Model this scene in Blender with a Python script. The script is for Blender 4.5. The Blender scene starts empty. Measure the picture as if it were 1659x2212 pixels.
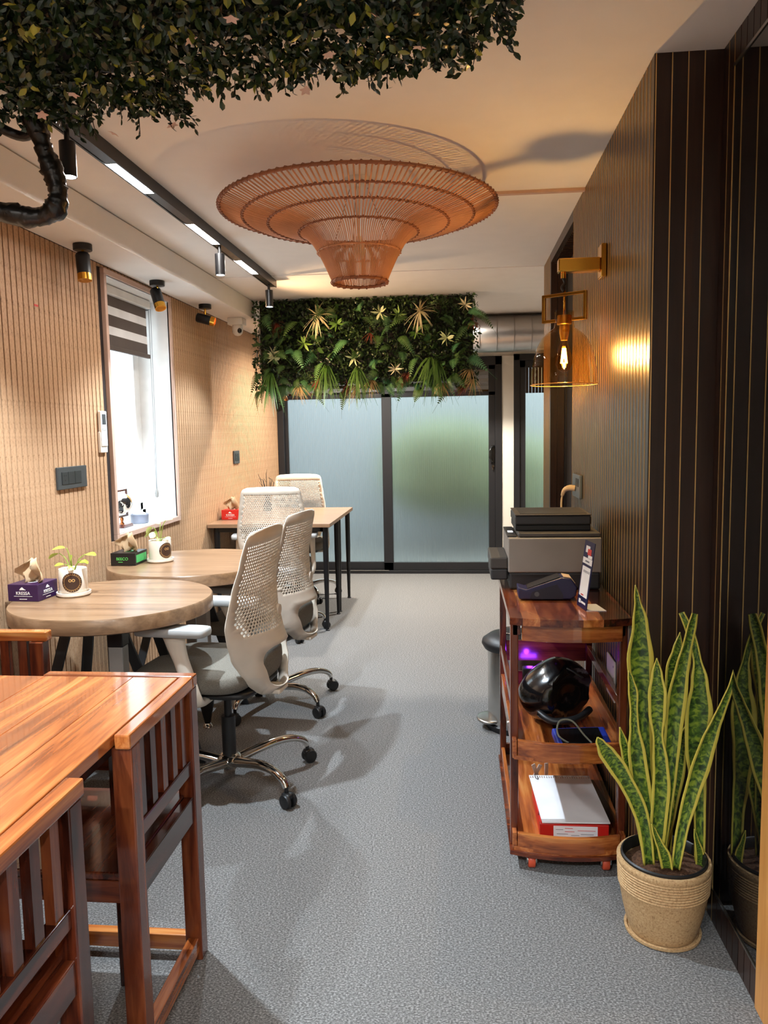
import bpy, math, random
from math import sin, cos, pi, radians as RAD
from mathutils import Vector, Matrix
from mathutils.geometry import delaunay_2d_cdt
random.seed(7)
scn = bpy.context.scene
col = scn.collection

# ------------------------------------------------------------------ camera, world, exposure
cam_d = bpy.data.cameras.new('camera'); cam = bpy.data.objects.new('camera', cam_d); col.objects.link(cam)
cam_d.sensor_fit = 'HORIZONTAL'; cam_d.sensor_width = 36.0; cam_d.lens = 36.0 * 1675.44 / 1659.0
cam_d.clip_start = 0.05
_r = Vector((0.99523286, 0.09587006, -0.01790196)); _u = Vector((0.00777718, 0.10495912, 0.99444613)); _f = Vector((-0.09721658, 0.98984469, -0.10371316))
cam.matrix_world = Matrix(((_r.x, _u.x, -_f.x, 0), (_r.y, _u.y, -_f.y, 0), (_r.z, _u.z, -_f.z, 1.3643), (0, 0, 0, 1)))
scn.camera = cam
W = bpy.data.worlds.new('sky'); scn.world = W; W.use_nodes = True
W.node_tree.nodes['Background'].inputs[0].default_value = (0.78, 0.90, 1.0, 1)
W.node_tree.nodes['Background'].inputs[1].default_value = 1.7
def portal(loc, rot, sx, sy):
    d = bpy.data.lights.new('daylight_portal', 'AREA'); d.shape = 'RECTANGLE'; d.size = sx; d.size_y = sy; d.cycles.is_portal = True
    o = bpy.data.objects.new('daylight_portal', d); col.objects.link(o); o.location = loc; o.rotation_euler = rot
portal((-1.985, 4.178, 1.51), (0, -pi / 2, 0), 1.3, .85)
vs = scn.view_settings
vs.view_transform = 'Standard'; vs.look = 'None'; vs.gamma = 1.0; vs.use_curve_mapping = False
vs.exposure = 1.3
scn.cycles.use_denoising = True
scn.cycles.max_bounces = 10; scn.cycles.diffuse_bounces = 5; scn.cycles.transmission_bounces = 8
scn.cycles.caustics_reflective = False; scn.cycles.caustics_refractive = True
scn.cycles.sample_clamp_indirect = 6.0

# ------------------------------------------------------------------ materials
def lin(c):
    return tuple(((v / 255) / 12.92 if v <= 10.3 else (((v / 255) + .055) / 1.055) ** 2.4) for v in c) + (1,)
MATS = {}
def nodes(name):
    m = bpy.data.materials.new(name); m.use_nodes = True
    nt = m.node_tree; b = nt.nodes['Principled BSDF']
    MATS[name] = m
    return m, nt, b
def setp(b, rough=.5, metal=0, coat=0, spec=.5, coatr=.05, sheen=0):
    b.inputs['Roughness'].default_value = rough; b.inputs['Metallic'].default_value = metal
    b.inputs['Coat Weight'].default_value = coat; b.inputs['Coat Roughness'].default_value = coatr
    b.inputs['Specular IOR Level'].default_value = spec
    if sheen: b.inputs['Sheen Weight'].default_value = sheen
def plain(name, c, rough=.5, metal=0, coat=0, emit=0, spec=.5, var=0.06, bump=0, bs=200, **k):
    """a plain finish with faint procedural mottling"""
    m, nt, b = nodes(name); setp(b, rough, metal, coat, spec, **k)
    c = lin(c)
    tc = nt.nodes.new('ShaderNodeTexCoord'); n = nt.nodes.new('ShaderNodeTexNoise'); n.inputs['Scale'].default_value = 9
    nt.links.new(tc.outputs['Object'], n.inputs['Vector'])
    r = nt.nodes.new('ShaderNodeValToRGB')
    r.color_ramp.elements[0].position = .3; r.color_ramp.elements[1].position = .7
    r.color_ramp.elements[0].color = tuple(v * (1 - var) for v in c[:3]) + (1,)
    r.color_ramp.elements[1].color = tuple(min(1, v * (1 + var)) for v in c[:3]) + (1,)
    nt.links.new(n.outputs['Fac'], r.inputs['Fac']); nt.links.new(r.outputs['Color'], b.inputs['Base Color'])
    if emit:
        b.inputs['Emission Color'].default_value = c; b.inputs['Emission Strength'].default_value = emit
    if bump:
        n2 = nt.nodes.new('ShaderNodeTexNoise'); n2.inputs['Scale'].default_value = bs
        nt.links.new(tc.outputs['Object'], n2.inputs['Vector'])
        bp = nt.nodes.new('ShaderNodeBump'); bp.inputs['Strength'].default_value = bump; bp.inputs['Distance'].default_value = .002
        nt.links.new(n2.outputs['Fac'], bp.inputs['Height']); nt.links.new(bp.outputs['Normal'], b.inputs['Normal'])
    return m
def ramp(nt, fac, stops):
    r = nt.nodes.new('ShaderNodeValToRGB')
    e = r.color_ramp.elements
    e[0].position, e[0].color = stops[0][0], lin(stops[0][1])
    e[1].position, e[1].color = stops[-1][0], lin(stops[-1][1])
    for p, c in stops[1:-1]:
        x = e.new(p); x.color = lin(c)
    nt.links.new(fac, r.inputs['Fac'])
    return r.outputs['Color']
def wood(name, axis, stops, scale=6, stretch=9, rough=.3, coat=0, distort=1.2, bump=0, randamt=.25):
    """grain running along axis ('x','y','z'); every object shifts the grain and its tone"""
    m, nt, b = nodes(name); setp(b, rough, 0, coat)
    tc = nt.nodes.new('ShaderNodeTexCoord'); oi = nt.nodes.new('ShaderNodeObjectInfo')
    sc = nt.nodes.new('ShaderNodeVectorMath'); sc.operation = 'SCALE'
    cmb = nt.nodes.new('ShaderNodeCombineXYZ')
    for i in range(3): nt.links.new(oi.outputs['Random'], cmb.inputs[i])
    nt.links.new(cmb.outputs[0], sc.inputs[0]); sc.inputs['Scale'].default_value = 13.7
    add = nt.nodes.new('ShaderNodeVectorMath'); nt.links.new(tc.outputs['Object'], add.inputs[0]); nt.links.new(sc.outputs[0], add.inputs[1])
    mp = nt.nodes.new('ShaderNodeMapping'); s = [scale * stretch ** .5] * 3; s['xyz'.index(axis)] = scale / stretch ** .5
    mp.inputs['Scale'].default_value = s
    nt.links.new(add.outputs[0], mp.inputs['Vector'])
    n1 = nt.nodes.new('ShaderNodeTexNoise'); n1.inputs['Scale'].default_value = 1; n1.inputs['Detail'].default_value = 5; n1.inputs['Distortion'].default_value = distort
    nt.links.new(mp.outputs[0], n1.inputs['Vector'])
    n2 = nt.nodes.new('ShaderNodeTexNoise'); n2.inputs['Scale'].default_value = 5; n2.inputs['Detail'].default_value = 4; n2.inputs['Distortion'].default_value = .5
    nt.links.new(mp.outputs[0], n2.inputs['Vector'])
    mx = nt.nodes.new('ShaderNodeMath'); mx.operation = 'MULTIPLY_ADD'; mx.inputs[1].default_value = .3
    nt.links.new(n2.outputs['Fac'], mx.inputs[0]); 
    m2 = nt.nodes.new('ShaderNodeMath'); m2.operation = 'MULTIPLY_ADD'; m2.inputs[1].default_value = randamt; 
    nt.links.new(oi.outputs['Random'], m2.inputs[0]); nt.links.new(n1.outputs['Fac'], m2.inputs[2])
    nt.links.new(m2.outputs[0], mx.inputs[2])
    m3 = nt.nodes.new('ShaderNodeMath'); m3.operation = 'SUBTRACT'; m3.inputs[1].default_value = .15 + randamt / 2
    nt.links.new(mx.outputs[0], m3.inputs[0])
    c = ramp(nt, m3.outputs[0], stops)
    nt.links.new(c, b.inputs['Base Color'])
    if bump:
        bp = nt.nodes.new('ShaderNodeBump'); bp.inputs['Strength'].default_value = bump; bp.inputs['Distance'].default_value = .001
        nt.links.new(n2.outputs['Fac'], bp.inputs['Height']); nt.links.new(bp.outputs['Normal'], b.inputs['Normal'])
    return m
SHE = [(.22, (84, 36, 16)), (.40, (144, 74, 34)), (.53, (176, 98, 46)), (.66, (198, 124, 64)), (.85, (216, 154, 90))]
SHD = [(.25, (32, 12, 7)), (.42, (70, 27, 15)), (.55, (98, 42, 22)), (.75, (128, 66, 35))]
OAK = [(.3, (110, 82, 58)), (.5, (134, 103, 75)), (.7, (150, 119, 90))]
for ax in 'xyz':
    wood('rosewood_' + ax, ax, SHD, 7, 9, .22, .35)
    wood('rosewood_light_' + ax, ax, SHE, 6, 16, .18, .8, 1.1, randamt=.14)
wood('oak_x', 'x', OAK, 7, 16, .32, .1, .6, randamt=.0)
wood('desk_laminate', 'x', [(.3, (132, 100, 74)), (.7, (152, 120, 92))], 7, 16, .3, .1, .5, randamt=0)
wood('pine_door', 'z', [(.3, (196, 130, 62)), (.7, (222, 162, 92))], 6, 14, .35, .1, .6)
wood('walnut_slat', 'z', [(.3, (32, 19, 14)), (.6, (50, 31, 22)), (.75, (66, 41, 29))], 6, 20, .32, .0, .6, randamt=.06)
def speckled(name, stops, scale, rough=.8, bump=.3, fine=None, spec=.3, coords='Object', stretch=(1, 1, 1)):
    m, nt, b = nodes(name); setp(b, rough, spec=spec)
    tc = nt.nodes.new('ShaderNodeTexCoord')
    mp = nt.nodes.new('ShaderNodeMapping'); mp.inputs['Scale'].default_value = stretch
    nt.links.new(tc.outputs[coords], mp.inputs['Vector'])
    n = nt.nodes.new('ShaderNodeTexNoise'); n.inputs['Scale'].default_value = scale; n.inputs['Detail'].default_value = 3; n.inputs['Roughness'].default_value = .7
    nt.links.new(mp.outputs[0], n.inputs['Vector'])
    c = ramp(nt, n.outputs['Fac'], stops)
    nt.links.new(c, b.inputs['Base Color'])
    bp = nt.nodes.new('ShaderNodeBump'); bp.inputs['Strength'].default_value = bump; bp.inputs['Distance'].default_value = .003
    nt.links.new(n.outputs['Fac'], bp.inputs['Height']); nt.links.new(bp.outputs['Normal'], b.inputs['Normal'])
    return m
speckled('carpet', [(.30, (60, 59, 58)), (.5, (110, 108, 106)), (.70, (168, 166, 163))], 240, .95, .5, stretch=(.7, 1, 1))
speckled('cork_slat', [(.30, (122, 88, 62)), (.42, (176, 138, 104)), (.75, (192, 156, 122))], 170, .55, .06, stretch=(1, 1, .5))
speckled('seat_fabric', [(.3, (88, 84, 76)), (.7, (130, 125, 115))], 380, .95, .35)
speckled('stone_pot', [(.28, (134, 100, 66)), (.45, (186, 150, 106)), (.68, (202, 170, 126)), (.75, (232, 214, 180))], 190, .6, .1)
speckled('soil', [(.3, (50, 32, 22)), (.7, (112, 78, 56))], 120, .95, 1)
plain('ceiling_paint', (238, 233, 227), .85, var=.015)
plain('ceiling_paint_rear', (240, 233, 226), .85, var=.015)
plain('wall_paint', (228, 222, 210), .8, var=.02)
plain('groove_dark', (34, 20, 15), .9)
plain('gold_backing', (236, 196, 128), .3, .9)
plain('casing', (196, 164, 146), .5)
plain('upvc', (238, 238, 236), .35)
plain('black_metal', (24, 24, 26), .38, .2)
plain('black_frame', (30, 30, 33), .42)
plain('grey_metal', (92, 95, 98), .35, .6)
plain('dark_glass_bar', (120, 124, 128), .3, .4)
plain('brass', (224, 168, 66), .2, 1)
plain('gold_dark', (178, 132, 52), .25, 1)
plain('chrome', (214, 212, 208), .08, 1)
plain('steel', (186, 184, 180), .26, 1)
plain('duct_metal', (190, 184, 178), .3, .9)
plain('black_plastic', (20, 20, 21), .45)
plain('black_gloss', (12, 12, 13), .2, 0, .6)
plain('white_plastic', (232, 228, 220), .4)
plain('chair_shell', (214, 202, 186), .42)
plain('arm_pad', (168, 168, 166), .5)
plain('grey_post', (150, 148, 144), .4, .1)
plain('steel_bar', (58, 60, 62), .4, .4)
plain('switch_grey', (58, 60, 60), .45)
plain('switch_dark', (38, 40, 40), .4)
plain('socket_grey', (92, 100, 102), .4)
plain('rattan', (206, 146, 104), .5, bump=.3, bs=90, var=.2)
plain('rattan_dark', (150, 94, 62), .55, bump=.3, bs=90, var=.2)
plain('bark_black', (20, 18, 17), .35, bump=1, bs=60)
plain('twig_black', (22, 20, 20), .7)
plain('box_purple', (50, 24, 66), .35)
plain('box_black', (24, 22, 22), .35)
plain('box_green', (70, 176, 96), .4)
plain('box_red', (198, 34, 26), .4)
plain('tissue', (204, 172, 134), .85, var=.1)
plain('print_white', (235, 232, 226), .5)
plain('print_green', (96, 206, 96), .5)
plain('ceramic', (236, 226, 212), .25, coat=.3)
plain('decal_brown', (62, 40, 30), .4)
plain('decal_gold', (206, 160, 96), .4)
plain('pothos_leaf', (166, 190, 60), .35, var=.22)
plain('pothos_pale', (208, 224, 140), .35, var=.15)
plain('pothos_stem', (150, 170, 70), .4)
plain('printer_grey', (150, 142, 132), .5)
plain('printer_dark', (46, 46, 47), .45)
plain('printer_lid', (68, 64, 60), .4)
plain('screen_white', (235, 240, 240), .3, emit=.8)
plain('navy', (26, 28, 66), .35)
plain('navy_dark', (22, 22, 40), .35)
plain('print_red', (206, 60, 50), .5)
plain('print_grey', (120, 120, 126), .5)
plain('paper', (236, 236, 238), .7)
plain('rubber_orange', (214, 84, 52), .45)
plain('cable_cream', (232, 204, 150), .5)
plain('cable_grey', (120, 120, 104), .5)
plain('wall_sticker', (200, 30, 24), .5)
plain('globe_gold', (190, 146, 84), .3, .4)
plain('globe_black', (30, 28, 28), .25)
plain('copper', (204, 128, 78), .2, 1)
plain('ceramic_blue', (120, 126, 142), .4, var=.5)
plain('terminal_blue', (34, 50, 140), .35)
plain('purple_led', (110, 40, 255), .4, emit=30)
plain('red_led', (255, 40, 20), .4, emit=6)
plain('blind_brown', (88, 76, 70), .7)
plain('blind_sheer', (240, 240, 240), .8)
plain('sky_screen_grey', (166, 172, 174), .8)
plain('patio', (138, 140, 136), .8)
plain('hedge_out', (132, 146, 108), .7, var=.3)
plain('cord_grey', (170, 172, 176), .5)
plain('petal', (222, 190, 176), .5)
plain('petal_white', (236, 226, 214), .5)
plain('hanging_wire', (120, 78, 50), .5)
def emitter(name, c, s):
    m, nt, b = nodes(name); b.inputs['Base Color'].default_value = lin(c)
    b.inputs['Emission Color'].default_value = lin(c); b.inputs['Emission Strength'].default_value = s
    return m
emitter('tube_light', (255, 250, 244), 75)
emitter('spot_disc', (235, 245, 255), 40)
emitter('warm_disc', (255, 190, 120), 20)
emitter('filament', (255, 176, 70), 60)
def thin_glass(name, c, refl=.5, rough=.02):
    m, nt, b = nodes(name); nt.nodes.remove(b)
    out = nt.nodes['Material Output']; mx = nt.nodes.new('ShaderNodeMixShader'); tr = nt.nodes.new('ShaderNodeBsdfTransparent'); gl = nt.nodes.new('ShaderNodeBsdfGlossy')
    tr.inputs['Color'].default_value = lin(c); gl.inputs['Roughness'].default_value = rough
    lw = nt.nodes.new('ShaderNodeLayerWeight'); lw.inputs['Blend'].default_value = .5
    pw = nt.nodes.new('ShaderNodeMath'); pw.operation = 'POWER'; pw.inputs[1].default_value = 4; nt.links.new(lw.outputs['Facing'], pw.inputs[0])
    ma = nt.nodes.new('ShaderNodeMath'); ma.operation = 'MULTIPLY_ADD'; ma.inputs[1].default_value = refl; ma.inputs[2].default_value = .03; nt.links.new(pw.outputs[0], ma.inputs[0])
    nt.links.new(ma.outputs[0], mx.inputs['Fac']); nt.links.new(tr.outputs[0], mx.inputs[1]); nt.links.new(gl.outputs[0], mx.inputs[2]); nt.links.new(mx.outputs[0], out.inputs['Surface'])
    return m
def glassy(name, c, rough, ior=1.45, flute=0, alpha=None):
    m, nt, b = nodes(name); setp(b, rough)
    b.inputs['Base Color'].default_value = lin(c); b.inputs['Transmission Weight'].default_value = 1; b.inputs['IOR'].default_value = ior
    if flute:
        tc = nt.nodes.new('ShaderNodeTexCoord'); wv = nt.nodes.new('ShaderNodeTexWave'); wv.inputs['Scale'].default_value = flute
        nt.links.new(tc.outputs['Object'], wv.inputs['Vector'])
        bp = nt.nodes.new('ShaderNodeBump'); bp.inputs['Strength'].default_value = .5; bp.inputs['Distance'].default_value = .004
        nt.links.new(wv.outputs['Fac'], bp.inputs['Height']); nt.links.new(bp.outputs['Normal'], b.inputs['Normal'])
    return m
glassy('frosted_flute', (232, 236, 232), .36, 1.4, 16)
thin_glass('amber_glass', (254, 230, 190), .75)
plain('rim_amber', (236, 176, 90), .15, .6)
thin_glass('bulb_glass', (255, 226, 170), .3)
thin_glass('clear_glass', (250, 252, 252), .4)
thin_glass('plastic_sleeve', (176, 182, 186), .9, .15)
def mirror_dark():
    m, nt, b = nodes('dark_mirror'); setp(b, .02, 0, 0, 1.0)
    b.inputs['Base Color'].default_value = (.006, .005, .005, 1); b.inputs['IOR'].default_value = 1.9
mirror_dark()
def leafy(name, dark, mid, light, rough=.4, attr='tint'):
    m, nt, b = nodes(name); setp(b, rough)
    a = nt.nodes.new('ShaderNodeAttribute'); a.attribute_name = attr
    c = ramp(nt, a.outputs['Fac'], [(0, dark), (.55, mid), (1, light)])
    nt.links.new(c, b.inputs['Base Color'])
leafy('boxwood', (26, 40, 28), (50, 70, 40), (156, 164, 58), .3)
leafy('greenwall', (30, 44, 24), (64, 88, 42), (136, 160, 80), .4)
def leafy_obj(name, stops, rough=.4):
    m, nt, b = nodes(name); setp(b, rough)
    oi = nt.nodes.new('ShaderNodeObjectInfo')
    nt.links.new(ramp(nt, oi.outputs['Random'], stops), b.inputs['Base Color'])
leafy_obj('boxwood_leaf', [(0, (44, 56, 38)), (.45, (72, 84, 46)), (.7, (132, 134, 56)), (1, (176, 174, 62))], .3)
leafy_obj('fern', [(0, (56, 84, 46)), (.5, (84, 116, 54)), (1, (70, 122, 80))])
leafy_obj('grass_blade', [(0, (62, 96, 36)), (1, (96, 132, 56))])
leafy_obj('spider_white', [(0, (206, 194, 150)), (1, (226, 216, 184))])
leafy_obj('red_tuft', [(0, (112, 50, 38)), (1, (150, 84, 62))])
leafy_obj('straw_tuft', [(0, (170, 142, 96)), (1, (206, 176, 120))])
leafy_obj('rosette_leaf', [(0, (96, 134, 52)), (.6, (130, 164, 74)), (1, (220, 222, 180))])
def snake():
    m, nt, b = nodes('snake_leaf'); setp(b, .35, coat=.15)
    uv = nt.nodes.new('ShaderNodeUVMap'); uv.uv_map = 'uv'
    sp = nt.nodes.new('ShaderNodeSeparateXYZ'); nt.links.new(uv.outputs[0], sp.inputs[0])
    mp = nt.nodes.new('ShaderNodeMapping'); mp.inputs['Scale'].default_value = (1.6, 24, 1); nt.links.new(uv.outputs[0], mp.inputs['Vector'])
    n = nt.nodes.new('ShaderNodeTexNoise'); n.inputs['Scale'].default_value = 2.2; n.inputs['Detail'].default_value = 3; n.inputs['Distortion'].default_value = .7
    nt.links.new(mp.outputs[0], n.inputs['Vector'])
    g = ramp(nt, n.outputs['Fac'], [(.36, (36, 58, 26)), (.5, (76, 106, 38)), (.64, (136, 156, 52))])
    mx = nt.nodes.new('ShaderNodeMix'); mx.data_type = 'RGBA'
    d = nt.nodes.new('ShaderNodeMath'); d.operation = 'SUBTRACT'; d.inputs[1].default_value = .5; nt.links.new(sp.outputs['X'], d.inputs[0])
    ab = nt.nodes.new('ShaderNodeMath'); ab.operation = 'ABSOLUTE'; nt.links.new(d.outputs[0], ab.inputs[0])
    gt = nt.nodes.new('ShaderNodeMapRange'); gt.inputs['From Min'].default_value = .345; gt.inputs['From Max'].default_value = .37; nt.links.new(ab.outputs[0], gt.inputs['Value'])
    nt.links.new(gt.outputs[0], mx.inputs['Factor']); nt.links.new(g, mx.inputs['A']); mx.inputs['B'].default_value = lin((204, 188, 78))
    nt.links.new(mx.outputs['Result'], b.inputs['Base Color'])
snake()

# ------------------------------------------------------------------ mesh helpers
class MB:
    def __init__(s, org=(0, 0, 0)):
        s.v = []; s.f = []; s.o = Vector(org); s.uv = None; s.tint = None
    def add(s, vs, fs, mtx=None):
        n = len(s.v)
        for p in vs:
            p = Vector(p)
            if mtx is not None: p = mtx @ p
            s.v.append(p)
        s.f += [tuple(i + n for i in f) for f in fs]
        return s
    def box(s, x0, x1, y0, y1, z0, z1, mtx=None):
        return s.add([(x0, y0, z0), (x1, y0, z0), (x1, y1, z0), (x0, y1, z0), (x0, y0, z1), (x1, y0, z1), (x1, y1, z1), (x0, y1, z1)],
                     [(3, 2, 1, 0), (4, 5, 6, 7), (0, 1, 5, 4), (1, 2, 6, 5), (2, 3, 7, 6), (3, 0, 4, 7)], mtx)
    def cyl(s, p0, p1, r0, r1=None, n=20, cap=True):
        r1 = r0 if r1 is None else r1
        return s.tube([p0, p1], [r0, r1], n, cap)
    def tube(s, pts, r, n=8, cap=True, flat=None, closed=False):
        pts = [Vector(p) for p in pts]; m = len(pts)
        rs = r if isinstance(r, (list, tuple)) else [r] * m
        base = len(s.v); up = None
        for i in range(m):
            if closed: t = pts[(i + 1) % m] - pts[i - 1]
            else: t = pts[min(i + 1, m - 1)] - pts[max(i - 1, 0)]
            t.normalize()
            if up is None:
                a = Vector((0, 0, 1)) if abs(t.z) < .9 else Vector((1, 0, 0))
                up = (a - t * a.dot(t)).normalized()
            else:
                up = (up - t * up.dot(t)).normalized()
            sd = t.cross(up)
            for k in range(n):
                a = 2 * pi * k / n
                s.v.append(pts[i] + sd * (cos(a) * rs[i]) + up * (sin(a) * rs[i] * (flat or 1)))
        for i in range(m if closed else m - 1):
            j = (i + 1) % m
            for k in range(n):
                k2 = (k + 1) % n
                s.f.append((base + i * n + k, base + i * n + k2, base + j * n + k2, base + j * n + k))
        if cap and not closed:
            s.f.append(tuple(base + k for k in range(n))[::-1]); s.f.append(tuple(base + (m - 1) * n + k for k in range(n)))
        return s
    def lathe(s, prof, n=32, c=(0, 0, 0), axis='z', cap0=True, cap1=True, closed=False):
        b = len(s.v); c = Vector(c)
        for r, h in prof:
            for k in range(n):
                a = 2 * pi * k / n
                p = {'z': (r * cos(a), r * sin(a), h), 'x': (h, r * cos(a), r * sin(a)), 'y': (r * sin(a), h, r * cos(a))}[axis]
                s.v.append(c + Vector(p))
        m = len(prof)
        for i in range(m if closed else m - 1):
            j = (i + 1) % m
            for k in range(n):
                k2 = (k + 1) % n
                s.f.append((b + i * n + k, b + i * n + k2, b + j * n + k2, b + j * n + k))
        if not closed:
            if cap0 and prof[0][0] > 1e-6: s.f.append(tuple(b + k for k in range(n))[::-1])
            if cap1 and prof[-1][0] > 1e-6: s.f.append(tuple(b + (m - 1) * n + k for k in range(n)))
        return s
    def prism(s, poly, h0, h1, axis='z', mtx=None):
        """poly in the two other axes, extruded along axis"""
        n = len(poly)
        def P(a, b, h): return {'z': (a, b, h), 'y': (a, h, b), 'x': (h, a, b)}[axis]
        vs = [P(a, b, h0) for a, b in poly] + [P(a, b, h1) for a, b in poly]
        fs = [tuple(range(n))[::-1], tuple(range(n, 2 * n))] + [(i, (i + 1) % n, n + (i + 1) % n, n + i) for i in range(n)]
        return s.add(vs, fs, mtx)
    def superq(s, c, h, e1=.4, e2=.4, nu=16, nv=28, mtx=None):
        def sp(v, e): return math.copysign(abs(v) ** e, v)
        vs = []; fs = []
        for i in range(nu + 1):
            a = -pi / 2 + pi * i / nu
            for j in range(nv):
                b = 2 * pi * j / nv
                vs.append((c[0] + h[0] * sp(cos(a), e1) * sp(cos(b), e2), c[1] + h[1] * sp(cos(a), e1) * sp(sin(b), e2), c[2] + h[2] * sp(sin(a), e1)))
        for i in range(nu):
            for j in range(nv):
                fs.append((i * nv + j, i * nv + (j + 1) % nv, (i + 1) * nv + (j + 1) % nv, (i + 1) * nv + j))
        return s.add(vs, fs, mtx)
    def mesh(s, name, mat, smooth=None):
        me = bpy.data.meshes.new(name)
        me.from_pydata([tuple(p - s.o) for p in s.v], [], s.f)
        if s.uv:
            l = me.uv_layers.new(name='uv')
            for lp in me.loops: l.data[lp.index].uv = s.uv[lp.vertex_index]
        if s.tint:
            a = me.attributes.new('tint', 'FLOAT', 'POINT'); a.data.foreach_set('value', s.tint)
        me.materials.append(MATS[mat])
        if smooth is not None:
            me.polygons.foreach_set('use_smooth', [True] * len(me.polygons))
            if smooth < 180: me.set_sharp_from_angle(angle=RAD(smooth))
        me.update()
        return me
    def build(s, name, mat, parent=None, smooth=None, bevel=0, loc=None):
        o = bpy.data.objects.new(name, s.mesh(name, mat, smooth)); col.objects.link(o)
        if parent is not None: o.parent = parent
        if loc is not None: o.location = loc
        elif parent is None: o.location = s.o
        if bevel: addbevel(o, bevel)
        return o
def addbevel(o, w, seg=2):
    b = o.modifiers.new('bevel', 'BEVEL'); b.width = w; b.segments = seg; b.limit_method = 'ANGLE'; b.angle_limit = RAD(40)
def tag(o, label=None, cat=None, group=None, kind=None):
    if label: o['label'] = label
    if cat: o['category'] = cat
    if group: o['group'] = group
    if kind: o['kind'] = kind
    return o
def thing(name, label, cat, loc=(0, 0, 0), rz=0, group=None):
    o = bpy.data.objects.new(name, None); col.objects.link(o); o.location = loc; o.rotation_euler = (0, 0, rz)
    o.empty_display_size = .1
    return tag(o, label, cat, group)
def struct(name, loc=(0, 0, 0)):
    o = bpy.data.objects.new(name, None); col.objects.link(o); o.location = loc; o['kind'] = 'structure'; return o
def inst(name, me, parent, loc=(0, 0, 0), rot=(0, 0, 0), sc=(1, 1, 1), mods=None):
    o = bpy.data.objects.new(name, me); col.objects.link(o); o.parent = parent; o.location = loc; o.rotation_euler = rot; o.scale = sc
    return o
def kids(o): return [c for c in bpy.data.objects if c.parent == o]
def copy_tree(o, parent=None):
    ch = kids(o)
    c = o.copy(); col.objects.link(c); c.parent = parent
    for k in ch: copy_tree(k, c)
    return c
def text(body, size, parent, loc, rot, mat, extrude=.0004, align='CENTER', name='lettering', scx=1):
    cu = bpy.data.curves.new(name, 'FONT'); cu.body = body; cu.size = size; cu.align_x = align; cu.align_y = 'CENTER'; cu.extrude = extrude
    cu.materials.append(MATS[mat])
    tmp = bpy.data.objects.new(name, cu); col.objects.link(tmp)
    dg = bpy.context.evaluated_depsgraph_get(); dg.update()
    me = bpy.data.meshes.new_from_object(tmp.evaluated_get(dg)); bpy.data.objects.remove(tmp); bpy.data.curves.remove(cu)
    o = bpy.data.objects.new(name, me); col.objects.link(o); o.parent = parent; o.location = loc; o.rotation_euler = rot; o.scale = (scx, 1, 1)
    return o

# ------------------------------------------------------------------ room shell
XL, XR, XN, ZC, ZS, XS, YF, YC = -1.728, .512, .685, 2.325, 2.1956, -1.484, 7.365, 2.18
YB = -2.6
fl = MB().box(-2.1, 2.4, YB - .1, 7.45, -.06, 0).build('floor', 'carpet'); fl['kind'] = 'structure'
ce = struct('ceiling')
MB().box(-2.1, 2.4, YB - .1, 4.80, ZC, ZC + .1).build('ceiling_board', 'ceiling_paint', ce)
MB().box(-2.1, 2.4, 4.80, 7.6, ZC - .004, ZC + .1).build('ceiling_board', 'ceiling_paint_rear', ce)
bm_ = MB().box(XL + .002, XS, YB, YF - .002, ZS, ZC - .006).build('beam', 'ceiling_paint', bevel=.003); bm_['kind'] = 'structure'

# left wall with individual slats and the window opening
wl = struct('wall_left')
WY0, WY1, WZ0, WZ1 = 3.755, 4.60, .867, 2.155
back = MB()
back.box(XL - .25, XL - .009, YB, WY0 - .012, 0, ZC); back.box(XL - .25, XL - .009, WY1 + .012, YF + .1, 0, ZC)
back.box(XL - .25, XL - .009, WY0 - .012, WY1 + .012, 0, WZ0 - .012); back.box(XL - .25, XL - .009, WY0 - .012, WY1 + .012, WZ1 + .012, ZC)
back.build('wall_backing', 'groove_dark', wl)
pitch, gap = .0392, .0080
def slat_mesh(z0, z1, mat='cork_slat', w=pitch - gap, d=.009):
    b = MB(); b.box(0, d, 0, w, z0, z1); return b.mesh('slat', mat)
mf, mlo, mhi = slat_mesh(0, ZS - .001), slat_mesh(0, WZ0 - .03), slat_mesh(WZ1 + .028, ZS - .001)
y = .0
while y < YF - pitch:
    if WY0 - .032 - pitch < y < WY1 + .03:
        inst('slat', mlo, wl, (XL - .009, y, 0)); inst('slat', mhi, wl, (XL - .009, y, 0))
    else: inst('slat', mf, wl, (XL - .009, y, 0))
    y += pitch
MB().box(XL - .009, XL, YB, -.004, 0, ZS).build('wall_panel', 'cork_slat', wl)

# window
w1 = struct('window_1')
c = MB()
a, b_ = .027, .012
c.box(XL - .01, XL + b_, WY0 - a, WY1 + a, WZ0 - a, WZ0); c.box(XL - .01, XL + b_, WY0 - a, WY1 + a, WZ1, WZ1 + a)
c.box(XL - .01, XL + b_, WY0 - a, WY0, WZ0, WZ1); c.box(XL - .01, XL + b_, WY1, WY1 + a, WZ0, WZ1)
c.build('window_casing', 'casing', w1, bevel=.002)
c = MB()
c.box(XL - .25, XL - .001, WY0 - .012, WY0, WZ0, WZ1); c.box(XL - .25, XL - .001, WY1, WY1 + .012, WZ0, WZ1)
c.box(XL - .25, XL - .001, WY0 - .012, WY1 + .012, WZ1, WZ1 + .012)
c.build('window_reveal', 'upvc', w1)
MB().box(XL - .25, XL - .001, WY0 - .012, WY1 + .012, WZ0 - .012, WZ0).build('window_sill', 'upvc', w1)
xf = XL - .215
c = MB()
for (y0, y1) in ((WY0, WY0 + .05), (WY1 - .05, WY1)): c.box(xf - .03, xf + .015, y0, y1, WZ0, WZ1)
c.box(xf - .03, xf + .015, WY0, WY1, WZ0, WZ0 + .05); c.box(xf - .03, xf + .015, WY0, WY1, WZ1 - .05, WZ1)
c.build('window_frame', 'upvc', w1, bevel=.003)
ym = 4.19
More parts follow.
